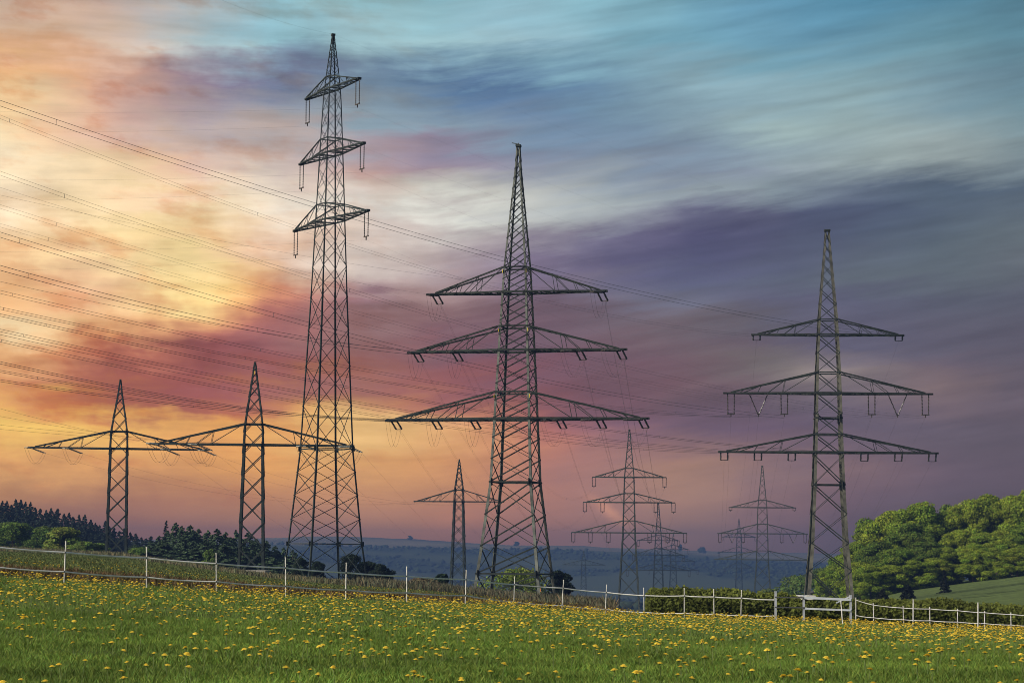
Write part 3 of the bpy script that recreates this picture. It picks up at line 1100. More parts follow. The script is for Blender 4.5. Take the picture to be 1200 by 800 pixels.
# gate pylon onwards to the distant one behind the hedge
aoR = [a['obj'] for a in armsR]
nmR = {16.9: 'outer', 11.4: 'middle', 5.9: 'inner', 15.8: 'outer', 11.3: 'middle', 7.1: 'inner', 11.6: 'outer'}
k10 = {(0, 16.9): 16.9, (0, 11.4): 11.4, (0, 5.9): 5.9, (1, 15.8): 15.8, (1, 11.3): 11.3, (1, 7.1): 7.1, (2, 11.6): 11.8}
for key in attR:
    ai, sd, hx = key
    a = attR[key]
    b = att10[(ai, sd, k10[(ai, hx)])]
    sag = 0.026 * np.linalg.norm(b - a)
    if ai != 1:
        d = wire_pts(a, b, sag, 40)[1] - a
        ln = 1.5 if ai == 0 else 0.9
        e = tension_string(pylR, aoR[ai], a, d + np.array([-0.02, 0, -1.1 * np.linalg.norm(d)]), ln, r=0.16, gap=1.15)
    else:
        e = a
    wire(e, b, sag, 0.02, f'thin wire behind the {nmR[hx]} {side_n[sd]} end of {gatep}\'s {lev_n[ai]} arm', 0.0)

# tallest pylon: nearly level wires to the left, falling wires to the right
lv = {0: 'lowest', 1: 'second', 2: 'top'}
ys = {(2, 1): 131, (2, -1): 155, (1, 1): 211, (1, -1): 235, (0, 1): 295, (0, -1): 317}
for key, a in attT.items():
    ai, sd, hx = key
    incoming(a, ys[(ai, sd)], 0.014, f'faint level wire entering left to {tallp}\'s {side_n[sd]} insulator of the {lv[ai]} arm', 0.0, 0.010, E_D=430)
    x, y = proj(a)
    b = P(1330, y + 250, 760)
    wire(a, b, 9, 0.010, f'faint wire falling right from {tallp}\'s {side_n[sd]} insulator of the {lv[ai]} arm', 0.0)
tip = WT((0, 0, hT + 0.2))
wire(tip, P(60, -110, 230), 2, 0.014, 'earth wire rising to the left from the tip of the tallest pylon')
wire(tip, P(1330, 330, 760), 8, 0.010, 'earth wire falling to the right from the tip of the tallest pylon')

# low pylons
aoA, aoB, ao5 = armsA[0]['obj'], armsB[0]['obj'], arms5[0]['obj']
k5 = sorted(att5, key=lambda k: k[1] * k[2])
for i, key in enumerate(sorted(attA, key=lambda k: k[1] * k[2])):
    a, b = attA[key], att5[k5[i]]
    nme = ('left tip', 'left half', 'right half', 'right tip')[i]
    sag = 0.02 * np.linalg.norm(b - a)
    d = wire_pts(a, b, sag, 40)[1] - a
    d = d / np.linalg.norm(d)
    e = tension_string(pylA, aoA, a, d + np.array([0.55, 0, -0.25]), 2.6, r=0.09, m=GLASS_DISC)
    e2 = tension_string(pylA, aoA, a, np.array([-0.3, -0.95, 0.02]), 2.2, r=0.09, m=GLASS_DISC)
    jumper(pylA, aoA, e2, e, 2.3, 0.018)
    wire(e, b, sag, 0.022, f'thin wire sagging rightward from the {nme} of the leftmost pylon\'s arm')
for i, key in enumerate(sorted(attB, key=lambda k: k[1] * k[2])):
    a = attB[key]
    nme = ('left tip', 'left half', 'right half', 'right tip')[i]
    e2 = incoming(a, (478, 487, 497, 502)[i], 0.03, f'low wire from the left to {nme} of the yellow plated pylon\'s arm', 0.0, 0.012, E_D=230, root=pylB, arm=aoB, strl=2.6, sm=GLASS_DISC)
    key9 = sorted(pyl9[1], key=lambda k: k[1] * k[2])[i]
    b = pyl9[1][key9]
    e = tension_string(pylB, aoB, a, np.array([0.6, 0.8, -0.25]), 2.6, r=0.09, m=GLASS_DISC)
    jumper(pylB, aoB, e2, e, 2.3, 0.018)
    wire(e, b, 28, 0.022, f'thin wire behind the {nme} of the yellow plated pylon\'s arm')

# ------------------------------------------------------------------ fences
POSTS = [(-105, 664, 49), (-15, 672, 48.5), (75, 681, 47.5), (172, 689.3, 47.5), (254, 692, 44.5), (335, 700, 45), (405, 702.5, 42.5), (477, 706, 41), (545, 708.5, 39.5),
         (602, 710, 34.5), (658, 716.6, 35), (709, 719, 33.5), (755, 723, 33.5), (802, 726.6, 34.5), (837, 727, 34), (868, 727, 33.8)]
DX = [-300, 0, 75, 139, 300, 380, 500, 600, 700, 909, 1200]
DY = [62, 66, 67.3, 69.5, 72, 75.5, 81, 92.5, 95, 96.5, 98]
fence = empty('electric_fence', at_ground(75, 67.3))
tag(fence, 'long white tape fence with thin posts crossing the meadow up to the gate', 'fence')
f0 = np.array(fence.location)


def post(parent, base, lean, h, r, m, top=True):
    mb = MB()
    a = base - f0_of(parent) - np.array([0, 0, 0.3])
    b = base - f0_of(parent) + np.array([lean, 0, h])
    mb.tube([a, b], r, 6)
    if top:
        mb.tube([b, b + np.array([0, 0, 0.03])], r * 1.3, 6)
    return mb.build('fence_post', m, parent)


def f0_of(o):
    return np.array(o.location)


tp_u, tp_l = [], []
for i, (px, py, hp) in enumerate(POSTS):
    dist = float(np.interp(px, DX, DY))
    b = P(px, py, dist)
    b[2] = ground(b[0], b[1])
    h = hp * dist / F
    lean = random.uniform(-0.04, 0.08)
    post(fence, b, lean, h, random.uniform(0.019, 0.023), WHITE)
    for fr, lst in ((0.75, tp_u), (0.28 if px < 560 else 0.17, tp_l)):
        lst.append(b - f0 + np.array([lean * fr, -0.035, h * fr]))
        mb = MB()
        q = b - f0 + np.array([lean * fr, -0.02, h * fr])
        mb.box(q, 0.07, 0.03, 0.06)
        mb.build('tape_holder', DARKR, fence)
# gate post takes the tape ends
gp = P(909, 727.5, 96.5)
gp[2] = ground(gp[0], gp[1])
tp_u.append(gp - f0 + np.array([-.06, 0, 0.88]))
tp_l.append(gp - f0 + np.array([-.06, 0, 0.22]))


def tape(pts, parent, w=0.048, sag=0.02, m=TAPE):
    v, f = [], []
    q = []
    for a, b in zip(pts[:-1], pts[1:]):
        for i in range(8):
            t = i / 8
            q.append(a + (b - a) * t - np.array([0, 0, 4 * sag * t * (1 - t)]))
    q.append(pts[-1])
    for i, p in enumerate(q):
        tw = 0.006 * math.sin(i * 0.9)
        v += [p + [tw, 0, -w / 2], p + [0.3 * tw, -0.017, 0], p + [-tw, 0, w / 2], p + [-0.3 * tw, 0.017, 0]]
    for i in range(len(q) - 1):
        a = i * 4
        for j in range(4):
            k = (j + 1) % 4
            f.append((a + j, a + k, a + 4 + k, a + 4 + j))
    return mesh_obj('tape', np.array(v), f, m, parent)


tape(tp_u, fence)
tape(tp_l, fence, 0.04, 0.03)

# fence to the right of the gate (further away, shorter posts)
f2 = empty('electric_fence', at_ground(1059, 112))
tag(f2, 'lower white tape fence in front of the hedge, right of the gate', 'fence')
POSTS2 = [(1003, 725.5, 25), (1024, 729, 22), (1059, 731, 20.5), (1090, 733.5, 22), (1122, 736, 22.5), (1154, 737, 21), (1185, 740, 22), (1217, 742, 22), (1250, 744, 22), (1284, 746, 22), (1318, 748, 22), (1352, 750.5, 22)]
u2, l2 = [], []
for px, py, hp in POSTS2:
    dist = 108.0
    b = P(px, py, dist)
    b[2] = ground(b[0], b[1])
    top = P(px, py - hp, dist)[2]
    h = top - b[2]
    post(f2, b, random.uniform(-0.02, 0.03), h, 0.022, WHITE)
    u2.append(b - f0_of(f2) + np.array([0, -0.04, h * 0.93]))
    l2.append(b - f0_of(f2) + np.array([0, -0.04, h * 0.32]))
tape(u2, f2, 0.035, 0.015)
tape(l2, f2, 0.035, 0.02)
for px, py, hp, lb in ((1070, 735.5, 32, 'single taller white post in front of the right tape fence, nearer the gate'), (1146, 738, 31.5, 'single taller white post in front of the right tape fence, farther from the gate')):
    dist = 97.5
    b = P(px, py, dist)
    b[2] = ground(b[0], b[1])
    pb = MB()
    h = hp * dist / F
    pb.tube([(0, 0, -0.3), (0.02, 0, h)], 0.028, 6)
    pb.tube([(0.02, 0, h), (0.02, 0, h + 0.03)], 0.036, 6)
    o = pb.build('fence_post', WHITE)
    o.location = b
    tag(o, lb, 'post', 'lone white posts')

# gate
gate = empty('field_gate', at_ground(942, 96.5))
tag(gate, 'pale metal field gate with two rails and grey posts below the right pylon', 'gate')
g0 = f0_of(gate)
gpos = {}
for px, py, hp in ((909, 727.5, 34.5), (942, 725.5, 28), (997, 731, 33.5)):
    dist = 96.5
    b = P(px, py, dist)
    b[2] = ground(b[0], b[1])
    top = P(px, py - hp, dist)[2]
    gpos[px] = (b, top)
    mb = MB()
    mb.box(((b[0] - g0[0]), b[1] - g0[1], (b[2] - 0.3 + top) / 2 - g0[2]), 0.085, 0.085, top - b[2] + 0.3)
    mb.box(((b[0] - g0[0]), b[1] - g0[1], top + 0.012 - g0[2]), 0.10, 0.10, 0.024)
    mb.build('gate_post', GREYP, gate)


def rail(px0, py0, px1, py1, t, m, dy=-0.06):
    mb = MB()
    a = P(px0, py0, 96.5) - g0 + [0, dy, 0]
    b = P(px1, py1, 96.5) - g0 + [0, dy, 0]
    mb.bar(a, b, 0.05, t)
    for q in (a, b):
        mb.box(q + np.array([0, 0.03, 0]), 0.03, 0.08, t * 1.2)
    return mb.build('rail', m, gate)


rail(942.5, 699.8, 997, 702.2, 0.095, GALV)
rail(944, 712.6, 997, 714.6, 0.075, GALV)
rail(909, 699.2, 942, 700.0, 0.05, DARKR)
rail(909, 711.0, 942, 711.6, 0.045, DARKR)
mb = MB()
a = P(988, 728.5, 95.9)
b = P(985.5, 704, 95.9)
mb.tube([a - [0, 0, 0.3] - g0, b - g0], 0.026, 6)
mb.build('prop', WHITE, gate)
mb = MB()
mb.bar(P(980, 706, 96.9) - g0, P(996, 698.5, 96.9) - g0, 0.05, 0.05)
mb.build('brace', GALV, gate)
# white trough behind the gate
tb = P(944, 700, 118)
tr = empty('water_trough', (tb[0], tb[1], float(ground(tb[0], tb[1]))))
tag(tr, 'long low white trough behind the left part of the gate', 'trough')
tz = P(944, 699, 118)[2] - tr.location.z
mb = MB()
mb.box((0, 0, tz - 0.05), 1.5, 0.7, 0.16)
mb.box((0, 0, tz + 0.06), 1.62, 0.82, 0.05)
mb.build('basin', WHITE, tr)
mb = MB()
for sx in (-0.6, 0.6):
    mb.bar((sx, 0, -0.2), (sx, 0, tz - 0.13), 0.07)
mb.build('trestle', GREYP, tr)
mb = MB()
mb.tube([(0.25, 0, tz + 0.08), (0.25, 0, tz + 0.2), (0.42, 0, tz + 0.26)], 0.09, 8)
mb.build('float_cover', DARKR, tr)

# ------------------------------------------------------------------ vegetation
def leaf_quads(c, nrm, size, rgen, aspect=0.7):
    """quads centred at c, facing roughly nrm"""
    n = len(c)
    nrm = nrm + rgen.normal(0, 0.55, (n, 3))
    nrm /= np.linalg.norm(nrm, axis=1)[:, None] + 1e-9
    t = np.cross(nrm, rgen.normal(0, 1, (n, 3)))
    t /= np.linalg.norm(t, axis=1)[:, None] + 1e-9
    b = np.cross(nrm, t)
    s = np.asarray(size).reshape(-1, 1) * np.ones((n, 1))
    v = np.stack([c - t * s, c + b * s * aspect, c + t * s, c - b * s * aspect], 1)
    f = np.arange(n * 4).reshape(n, 4)
    return v.reshape(-1, 3), f


def leaf_mat(name):
    return mat(name, (0, 0, 0), 0.7, 0, 0.18, 0.4, attr='tint', spec=0.12, trans=0.48)


LEAF = leaf_mat('leaves')
NEEDLE = mat('needles', (0, 0, 0), 0.8, 0, 0.2, 0.4, attr='tint', spec=0.2)


def broadleaf(name, label, h, wid, col, seed, nleaf=9000, leaf=0.32, trunk=True, low=0.12, lobes=26, group=None, cat='tree', shade=(0.55, 1.35), lr=(0.13, 0.22)):
    lrr = lr
    r = np.random.default_rng(seed)
    root = empty(name)
    tag(root, label, cat, group)
    cs, rs = [], []
    for i in range(lobes):
        t = r.uniform(0, 1) ** 0.8
        z = h * (low + (0.90 - low) * t)
        rad = wid / 2 * (math.sin(math.pi * min(1, 0.22 + 0.72 * t)) ** 0.7)
        a = r.uniform(0, 2 * math.pi)
        q = rad * math.sqrt(r.uniform(0.05, 0.8))
        lr = wid * r.uniform(*lrr)
        cs.append((q * math.cos(a), q * math.sin(a), min(z, h - lr * 0.8)))
        rs.append(lr)
    cs.append((0, 0, h - wid * 0.16))
    rs.append(wid * 0.16)
    cs = np.array(cs)
    rs = np.array(rs)
    k = r.choice(len(cs), nleaf, p=rs ** 2 / (rs ** 2).sum())
    d = r.normal(0, 1, (nleaf, 3))
    d[:, 2] += 0.25
    d /= np.linalg.norm(d, axis=1)[:, None]
    rad = rs[k] * (1.0 - 0.35 * r.random(nleaf) ** 2 + 0.10 * r.normal(0, 1, nleaf).clip(-1.5, 2))
    sq = np.array([1, 1, 0.72])
    c = cs[k] + d * rad[:, None] * sq
    c[:, 2] = np.maximum(c[:, 2], 0.15)
    sz = leaf * r.uniform(0.6, 1.3, nleaf)
    v, f = leaf_quads(c, d, sz, r)
    lobe_tone = r.uniform(0.78, 1.22, len(cs))
    tone = r.uniform(shade[0], shade[1], nleaf) * lobe_tone[k]
    hue = r.normal(0, 0.10, nleaf) + r.normal(0, 0.06, len(cs))[k]
    colv = 2.3 * np.array(col)[None, :] * tone[:, None]
    colv[:, 0] *= 1 + hue
    colv = np.repeat(colv, 4, 0)
    mesh_obj('crown', v, f, LEAF, root, False, np.clip(colv, 0.003, 1))
    if trunk:
        mb = MB()
        mb.tube([(0, 0, -0.4), (0.05, 0, h * 0.25), (0, 0.1, h * 0.55), (0, 0, h * 0.85)], 1, 7, [h * 0.022, h * 0.017, h * 0.011, h * 0.003])
        for i in range(9):
            a = r.uniform(0, 2 * math.pi)
            z0 = h * r.uniform(0.2, 0.6)
            e = cs[r.integers(len(cs))]
            mb.tube([(0, 0, z0), (e[0] * 0.5, e[1] * 0.5, z0 + (e[2] - z0) * 0.6 + 0.2), tuple(e)], 1, 5, [h * 0.009, h * 0.006, h * 0.002])
        mb.build('trunk', BARK, root)
    return root


def conifer(name, label, h, wid, col, seed, n=5200, leaf=0.34, group=None, cat='tree', start=0.06):
    r = np.random.default_rng(seed)
    root = empty(name)
    tag(root, label, cat, group)
    nb = int(h * 4.5) + 30
    cs, ds = [], []
    per = n // nb
    for i in range(nb):
        t = (i + r.uniform(0, 1)) / nb
        z = h * (start + (1 - start) * t)
        L = wid / 2 * (1 - t) ** 0.68 * r.uniform(0.62, 1.12) + 0.08
        a = r.uniform(0, 2 * math.pi)
        q = r.uniform(0.1, 1, per) ** 0.7
        droop = -0.28 * L * q ** 1.5
        x = L * q * math.cos(a) + r.normal(0, 0.06 + 0.10 * L, per) * 0.55
        y = L * q * math.sin(a) + r.normal(0, 0.06 + 0.10 * L, per) * 0.55
        zz = z + droop + r.normal(0, 0.10, per)
        cs.append(np.stack([x, y, zz], 1))
        ds.append(np.tile([math.cos(a) * 0.5, math.sin(a) * 0.5, 0.8], (per, 1)))
    c = np.concatenate(cs)
    d = np.concatenate(ds)
    m = len(c)
    sz = leaf * r.uniform(0.5, 1.2, m) * (1 - 0.5 * np.clip(c[:, 2] / h, 0, 1))
    v, f = leaf_quads(c, d, sz, r, 0.45)
    tone = r.uniform(0.6, 1.4, m)
    colv = np.repeat(np.array(col)[None] * tone[:, None], 4, 0)
    mesh_obj('crown', v, f, NEEDLE, root, False, np.clip(colv, 0.002, 1))
    mb = MB()
    mb.tube([(0, 0, -0.4), (0, 0, h * 0.5), (0, 0, h * 0.97)], 1, 6, [h * 0.016, h * 0.009, h * 0.002])
    mb.build('trunk', BARK, root)
    return root


def forest(protos, spots, labels=None):
    """first use moves the proto itself, later uses copy it"""
    used = set()
    for k, loc, rz, sc in spots:
        o = protos[k]
        if k in used:
            copy_thing(o, KID[o.name], loc, rz, sc)
        else:
            used.add(k)
            o.location = loc
            o.rotation_euler = (0, 0, rz)
            o.scale = (sc, sc, sc) if not isinstance(sc, tuple) else sc


KID = {}


def reg(o):
    KID[o.name] = kids(o)
    return o


def top_spot(px, py_top, dist, h):
    """ground point under px, and the scale that brings a tree of height h up to py_top"""
    g = at_ground(px, dist)
    need = P(px, py_top, dist)[2] - g[2]
    return g, need / h


# dark spruce wood on the left hill
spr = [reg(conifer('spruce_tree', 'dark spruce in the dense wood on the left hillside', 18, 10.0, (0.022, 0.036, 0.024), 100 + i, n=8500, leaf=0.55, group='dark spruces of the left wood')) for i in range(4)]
sil = [(-60, 574), (0, 586), (20, 588), (45, 590), (70, 598), (95, 604), (115, 610), (130, 616), (150, 622), (170, 628), (185, 632), (205, 640)]
spots = []
rr = random.Random(4)
for row, (dist, dy, step) in enumerate(((760, 0, 6.0), (715, 9, 6.5), (670, 19, 7), (625, 30, 7.5), (585, 40, 9))):
    x = -70.0 + row * 3
    while x < 200:
        yt = np.interp(x, [s[0] for s in sil], [s[1] for s in sil]) + dy + rr.uniform(-3, 6)
        g, sc = top_spot(x, yt, dist + rr.uniform(-20, 20), 18)
        if sc > 0.35:
            sc = min(sc, 1.9)
            spots.append((rr.randrange(4), g, rr.uniform(0, 6.28), (rr.uniform(.8, 1.1), rr.uniform(.8, 1.1), sc)))
        x += step * rr.uniform(0.75, 1.3)
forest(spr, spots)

# mixed conifers between the two single-arm pylons and the tall one
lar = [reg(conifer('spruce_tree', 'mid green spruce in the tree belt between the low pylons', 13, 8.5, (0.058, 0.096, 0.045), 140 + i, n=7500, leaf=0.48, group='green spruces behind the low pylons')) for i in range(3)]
spots = []
cl = [(183, 640), (196, 622), (205, 613), (212, 617), (222, 616), (232, 620), (243, 622), (254, 620), (264, 624), (276, 622), (290, 625), (300, 632), (312, 634), (322, 640), (332, 642), (343, 645), (352, 652), (170, 640), (158, 638),
      (176, 634), (186, 628), (218, 622), (228, 624), (248, 628), (270, 630), (284, 632), (296, 636), (310, 642), (325, 648), (342, 652), (190, 634), (215, 630), (240, 634), (262, 636), (284, 638), (305, 645), (200, 645), (228, 642), (250, 646), (272, 648), (296, 650), (318, 652), (336, 656)]
for i, (x, yt) in enumerate(cl):
    g, sc = top_spot(x, yt, 500 - (70 if i > 29 else 0) + rr.uniform(-25, 25), 13)
    spots.append((rr.randrange(3), g, rr.uniform(0, 6.28), (rr.uniform(.9, 1.3), rr.uniform(.9, 1.3), sc)))
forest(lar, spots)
one = conifer('spruce_tree', 'pointed dark spruce standing above the tree belt between the low pylons', 14, 4.2, (0.012, 0.022, 0.015), 171, n=4500)
g, sc = top_spot(194, 610, 505, 14)
one.location = g
one.scale = (sc, sc, sc)

# light green broadleaf trees at the edge of the left wood
DEC = [
    ('fresh green round broadleaf tree at the far left below the dark wood', 14, 611, 470, 16, 15, (0.050, 0.080, 0.016), 0, 52),
    ('green broadleaf tree below the dark wood, second from the left edge', 56, 616, 462, 13, 14, (0.040, 0.066, 0.014), 1, 46),
    ('bright yellow-green bushy tree between the first fence post and the leftmost pylon', 75, 617, 445, 9, 8, (0.080, 0.105, 0.02), 2, 46),
    ('low yellow-green tree right beside the foot of the leftmost pylon', 112, 636, 450, 8, 10, (0.070, 0.100, 0.02), 3, 34),
    ('yellow-green shrub beside the second fence post', 96, 634, 440, 6, 8, (0.07, 0.10, 0.02), 4, 26),
    ('small bright green tree under the dark conifers near the third fence post', 246, 643, 400, 7, 6, (0.050, 0.08, 0.018), 5, 18),
    ('small fresh green tree half hidden behind the tree belt', 164, 641, 430, 7, 7, (0.055, 0.085, 0.018), 6, 30),
]
for lb, x, yt, dist, h, w, c, sd, wpx in DEC:
    t = broadleaf('broadleaf_tree', lb, h, w, c, 200 + sd, nleaf=8000, leaf=0.40, lobes=45, lr=(0.10, 0.2), low=0.05)
    g, sc = top_spot(x, yt, dist, h)
    t.location = g
    ws_ = wpx * dist / F / w
    t.scale = (ws_, ws_, sc)
# dark conifers behind the foot of the tall pylon and by the middle pylon
for lb, x, yt, dist, h, w, sd, cf in (
        ('dark bushy pine behind the right foot of the tallest pylon', 411, 648, 330, 9, 8.5, 0, (0.012, 0.02, 0.012)),
        ('small dark pine to the right of the tallest pylon', 448, 660, 335, 6, 6, 1, (0.012, 0.02, 0.012)),
        ('dark pine behind the left foot of the tallest pylon', 352, 652, 340, 7.5, 6, 2, (0.016, 0.028, 0.016)),
        ('dark pine between the left feet of the tallest pylon', 372, 656, 345, 7, 5.5, 6, (0.014, 0.024, 0.014)),
        ('small dark pine in the dry grass right of the tallest pylon', 432, 656, 338, 5, 4.5, 3, (0.013, 0.022, 0.013)),
        ('dark spruce bush at the right foot of the middle pylon', 654, 667, 330, 5.2, 4.4, 4, (0.010, 0.017, 0.011)),
        ('small dark shrub left of the distant one-armed pylon', 518, 672, 345, 3.2, 3.0, 5, (0.02, 0.035, 0.016))):
    t = broadleaf('pine_tree', lb, h, w, tuple(q * 0.75 for q in cf), 300 + sd, nleaf=8000, leaf=0.17, low=0.04, lobes=40, lr=(0.10, 0.19))
    g, sc = top_spot(x, yt, dist, h)
    t.location = g
    t.scale = (sc, sc, sc)
for lb, x, yt, dist, h, w, sd, c in (
        ('yellow-green round bush seen through the legs of the middle pylon', 606, 664, 345, 5.2, 10, 0, (0.085, 0.11, 0.02)),
        ('bare brownish bush in dry grass left of the distant one-armed pylon', 497, 676, 340, 2.6, 5, 1, (0.075, 0.065, 0.035))):
    t = broadleaf('bush', lb, h, w, c, 320 + sd, nleaf=3500, leaf=0.2, low=0.05, cat='bush')
    g, sc = top_spot(x, yt, dist, h)
    t.location = g
    t.scale = (sc, sc, sc)

# wood on the right hill
RT = [
    # px, top py, dist, width px, colour variant
    (972, 664, 520, 34, 0), (986, 648, 525, 38, 1), (1003, 632, 515, 44, 0), (1022, 606, 520, 62, 1), (1046, 595, 515, 66, 2), (1078, 586, 505, 74, 0), (1068, 610, 490, 60, 3), (1098, 600, 508, 60, 1),
    (1030, 632, 490, 56, 3), (1052, 640, 480, 50, 1), (1088, 632, 485, 56, 3), (1116, 590, 520, 46, 1), (1137, 582, 505, 62, 2), (1160, 577, 510, 60, 0),
    (1186, 577, 505, 62, 2), (1212, 570, 500, 66, 0), (1125, 618, 488, 50, 2), (1152, 622, 484, 52, 0), (1178, 618, 482, 52, 2), (1204, 615, 480, 54, 1),
    (1008, 656, 480, 44, 2), (1020, 662, 470, 40, 0), (1042, 660, 472, 40, 2), (1072, 655, 475, 42, 0), (1095, 652, 478, 40, 2), (1112, 640, 482, 38, 0), (1140, 640, 478, 42, 2), (1168, 640, 474, 40, 0), (1192, 640, 472, 44, 2), (1240, 572, 500, 66, 1), (1270, 566, 500, 70, 2),
]
COLV = [(0.088, 0.126, 0.013), (0.062, 0.094, 0.011), (0.104, 0.138, 0.014), (0.052, 0.080, 0.012)]
KIND = ['fresh green', 'deep green', 'yellow-green', 'dark green']
WH = ['behind the gate pylon, leftmost of the wood', 'just behind the right leg of the gate pylon', 'at the left foot of the wooded hill', 'on the left shoulder of the wooded hill', 'left of the highest rounded crown', 'forming the highest rounded crown', "front middle of the wood's left half", 'at the notch between the wood halves',
      'low at the front just right of the gate pylon', 'at the front edge over the sloping meadow', 'at the front beside the dark notch of the wood', 'rising behind the notch of the wood', 'first tall one right of the notch in the wood', 'second tall one right of the notch in the wood',
      'tall near the right edge of the photo', 'cut by the right edge of the photo at the top', 'low at the front right of the notch', 'at the front above the meadow, right half of the wood', 'above the meadow near the right edge', 'cut by the right edge of the photo low down',
      'lowest at the front beside the right leg of the gate pylon', 'low at the front, second from the gate pylon', 'low at the front, third from the gate pylon', 'low at the front above the low dark shrub', 'low at the front just left of the upright dark shrub', 'low at the front just right of the upright dark shrub', 'at the meadow edge, second right of the upright shrub', 'at the meadow edge, third right of the upright shrub', 'on the upper meadow edge, nearest the right photo edge', 'just outside the right edge, inner one', 'just outside the right edge, outer one']
protosR = [reg(broadleaf('broadleaf_tree', 'x', 18, 14, COLV[i], 400 + i, nleaf=30000, leaf=0.24, lobes=70, low=0.03, lr=(0.085, 0.16))) for i in range(4)]
usedR = set()
for (x, yt, dist, wpx, cv), wh in zip(RT, WH):
    g, sc = top_spot(x, yt, dist, 18)
    wsc = wpx * 1.22 * dist / F / 14
    lb = f'{KIND[cv]} broadleaf tree {wh}'
    rz = rr.uniform(0, 6.28)
    if cv in usedR:
        copy_thing(protosR[cv], KID[protosR[cv].name], g, rz, (wsc, wsc, sc), lb)
    else:
        usedR.add(cv)
        o = protosR[cv]
        o.location = g
        o.rotation_euler = (0, 0, rz)
        o.scale = (wsc, wsc, sc)
        o['label'] = lb
for o in protosR:
    pass
# hazier trees left of the gate pylon and small dark shrubs on the slope
for lb, x, yt, dist, h, w, sd, c in (
        ('pale green tree low behind the hedge, left of the gate pylon', 914, 684, 640, 9, 12, 0, (0.05, 0.075, 0.018)),
        ('pale green tree directly behind the left leg of the gate pylon', 938, 673, 620, 12, 14, 1, (0.052, 0.078, 0.018)),
        ('pale green tree seen between the legs of the gate pylon', 966, 664, 600, 14, 15, 2, (0.048, 0.075, 0.018)),
        ('green tree behind the right leg of the gate pylon', 990, 648, 570, 17, 14, 3, (0.048, 0.075, 0.018))):
    t = broadleaf('broadleaf_tree', lb, h, w, c, 500 + sd, nleaf=6000, leaf=0.36)
    g, sc = top_spot(x, yt, dist, h)
    t.location = g
    t.scale = (sc, sc, sc)
for lb, x, yt, dist, h, w, sd in (
        ('dark upright shrub on the sloping meadow below the notch of the wood', 1106, 668, 400, 4.2, 2.4, 0),
        ('dark low shrub at the left end of the sloping meadow', 1064, 686, 380, 2.2, 3.2, 1),
        ('very dark wide bush beside the right leg of the gate pylon', 1034, 690, 330, 2.4, 4.6, 2)):
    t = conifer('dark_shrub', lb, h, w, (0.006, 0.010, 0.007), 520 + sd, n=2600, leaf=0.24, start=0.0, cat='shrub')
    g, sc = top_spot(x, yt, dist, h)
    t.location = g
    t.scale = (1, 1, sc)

# hedge
hedge = empty('hedge', at_ground(900, 120))
tag(hedge, 'long clipped leafy green hedge behind the gate and the right fence', 'hedge')
h0 = f0_of(hedge)
hp = [(757, 694), (763, 688), (780, 687), (800, 688), (820, 690), (840, 690), (860, 689), (880, 692), (900, 694), (930, 697), (960, 700), (990, 702), (1015, 703), (1040, 703), (1060, 702), (1090, 702), (1120, 703), (1145, 706), (1165, 705), (1190, 709), (1220, 712), (1300, 718), (1420, 728)]
hx = [q[0] for q in hp]
hy = [q[1] for q in hp]
n = 60000
px_s = rng.uniform(757, 1420, n)
dd = rng.uniform(117, 119.4, n)
top_n = smooth_noise(px_s, dd * 3, 77, 60) * 0.10 + smooth_noise(px_s, dd * 5, 78, 17) * 0.10
t_ = rng.random(n) ** 0.8
pts = np.zeros((n, 3))
for i in range(n):
    a = P(px_s[i], np.interp(px_s[i], hx, hy), dd[i])
    gz = ground(a[0], a[1])
    H = a[2] - gz + top_n[i]
    rim = math.sin(math.pi * (dd[i] - 116.8) / 2.9) ** 0.35
    pts[i] = (a[0], a[1] + (0.25 * rng.normal() if True else 0), gz + H * t_[i] * rim + 0.02)
v, f = leaf_quads(pts - h0, np.tile([-0.2, -0.7, 0.6], (n, 1)), rng.uniform(0.05, 0.105, n), rng)
tone = rng.uniform(0.5, 1.4, n) * (1 + 0.35 * smooth_noise(px_s, t_ * 9, 80, 14))
cv = np.repeat(np.array([0.115, 0.138, 0.028])[None] * tone[:, None], 4, 0)
mesh_obj('foliage', v, f, LEAF, hedge, False, np.clip(cv, 0.003, 1))
mb = MB()
for x in np.arange(762, 1420, 6.0):
    b = at_ground(x, 118.3)
    mb.tube([b - h0 - [0, 0, 0.1], b - h0 + [rng.uniform(-.1, .1), 0, 0.5], b - h0 + [rng.uniform(-.2, .2), 0, 1.0]], 1, 5, [0.03, 0.02, 0.008])
mb.build('stems', BARK, hedge)

# far trees on the ridge and distant woods
for lb, x, yt, dist, h, w, sd in (
        ('faint large tree on the far ridge right of the tallest pylon', 480, 626, 4950, 20, 24, 0),
        ('faint tree on the far ridge left of the middle pylon', 605, 633, 4950, 16, 20, 1),
        ('faint pointed tree on the far ridge right of the distant three-armed pylon', 797, 635, 4900, 18, 9, 2),
        ('faint rounded tree on the far ridge left of the hedge pylon', 823, 639, 4900, 14, 18, 3)):
    t = broadleaf('ridge_tree', lb, h, w, (0.03, 0.045, 0.018), 600 + sd, nleaf=1500, leaf=1.6)
    g, sc = top_spot(x, yt, dist, h)
    t.location = g
    sc = min(max(sc, 0.4), 2.0) * 0.8
    t.scale = (sc, sc, sc)

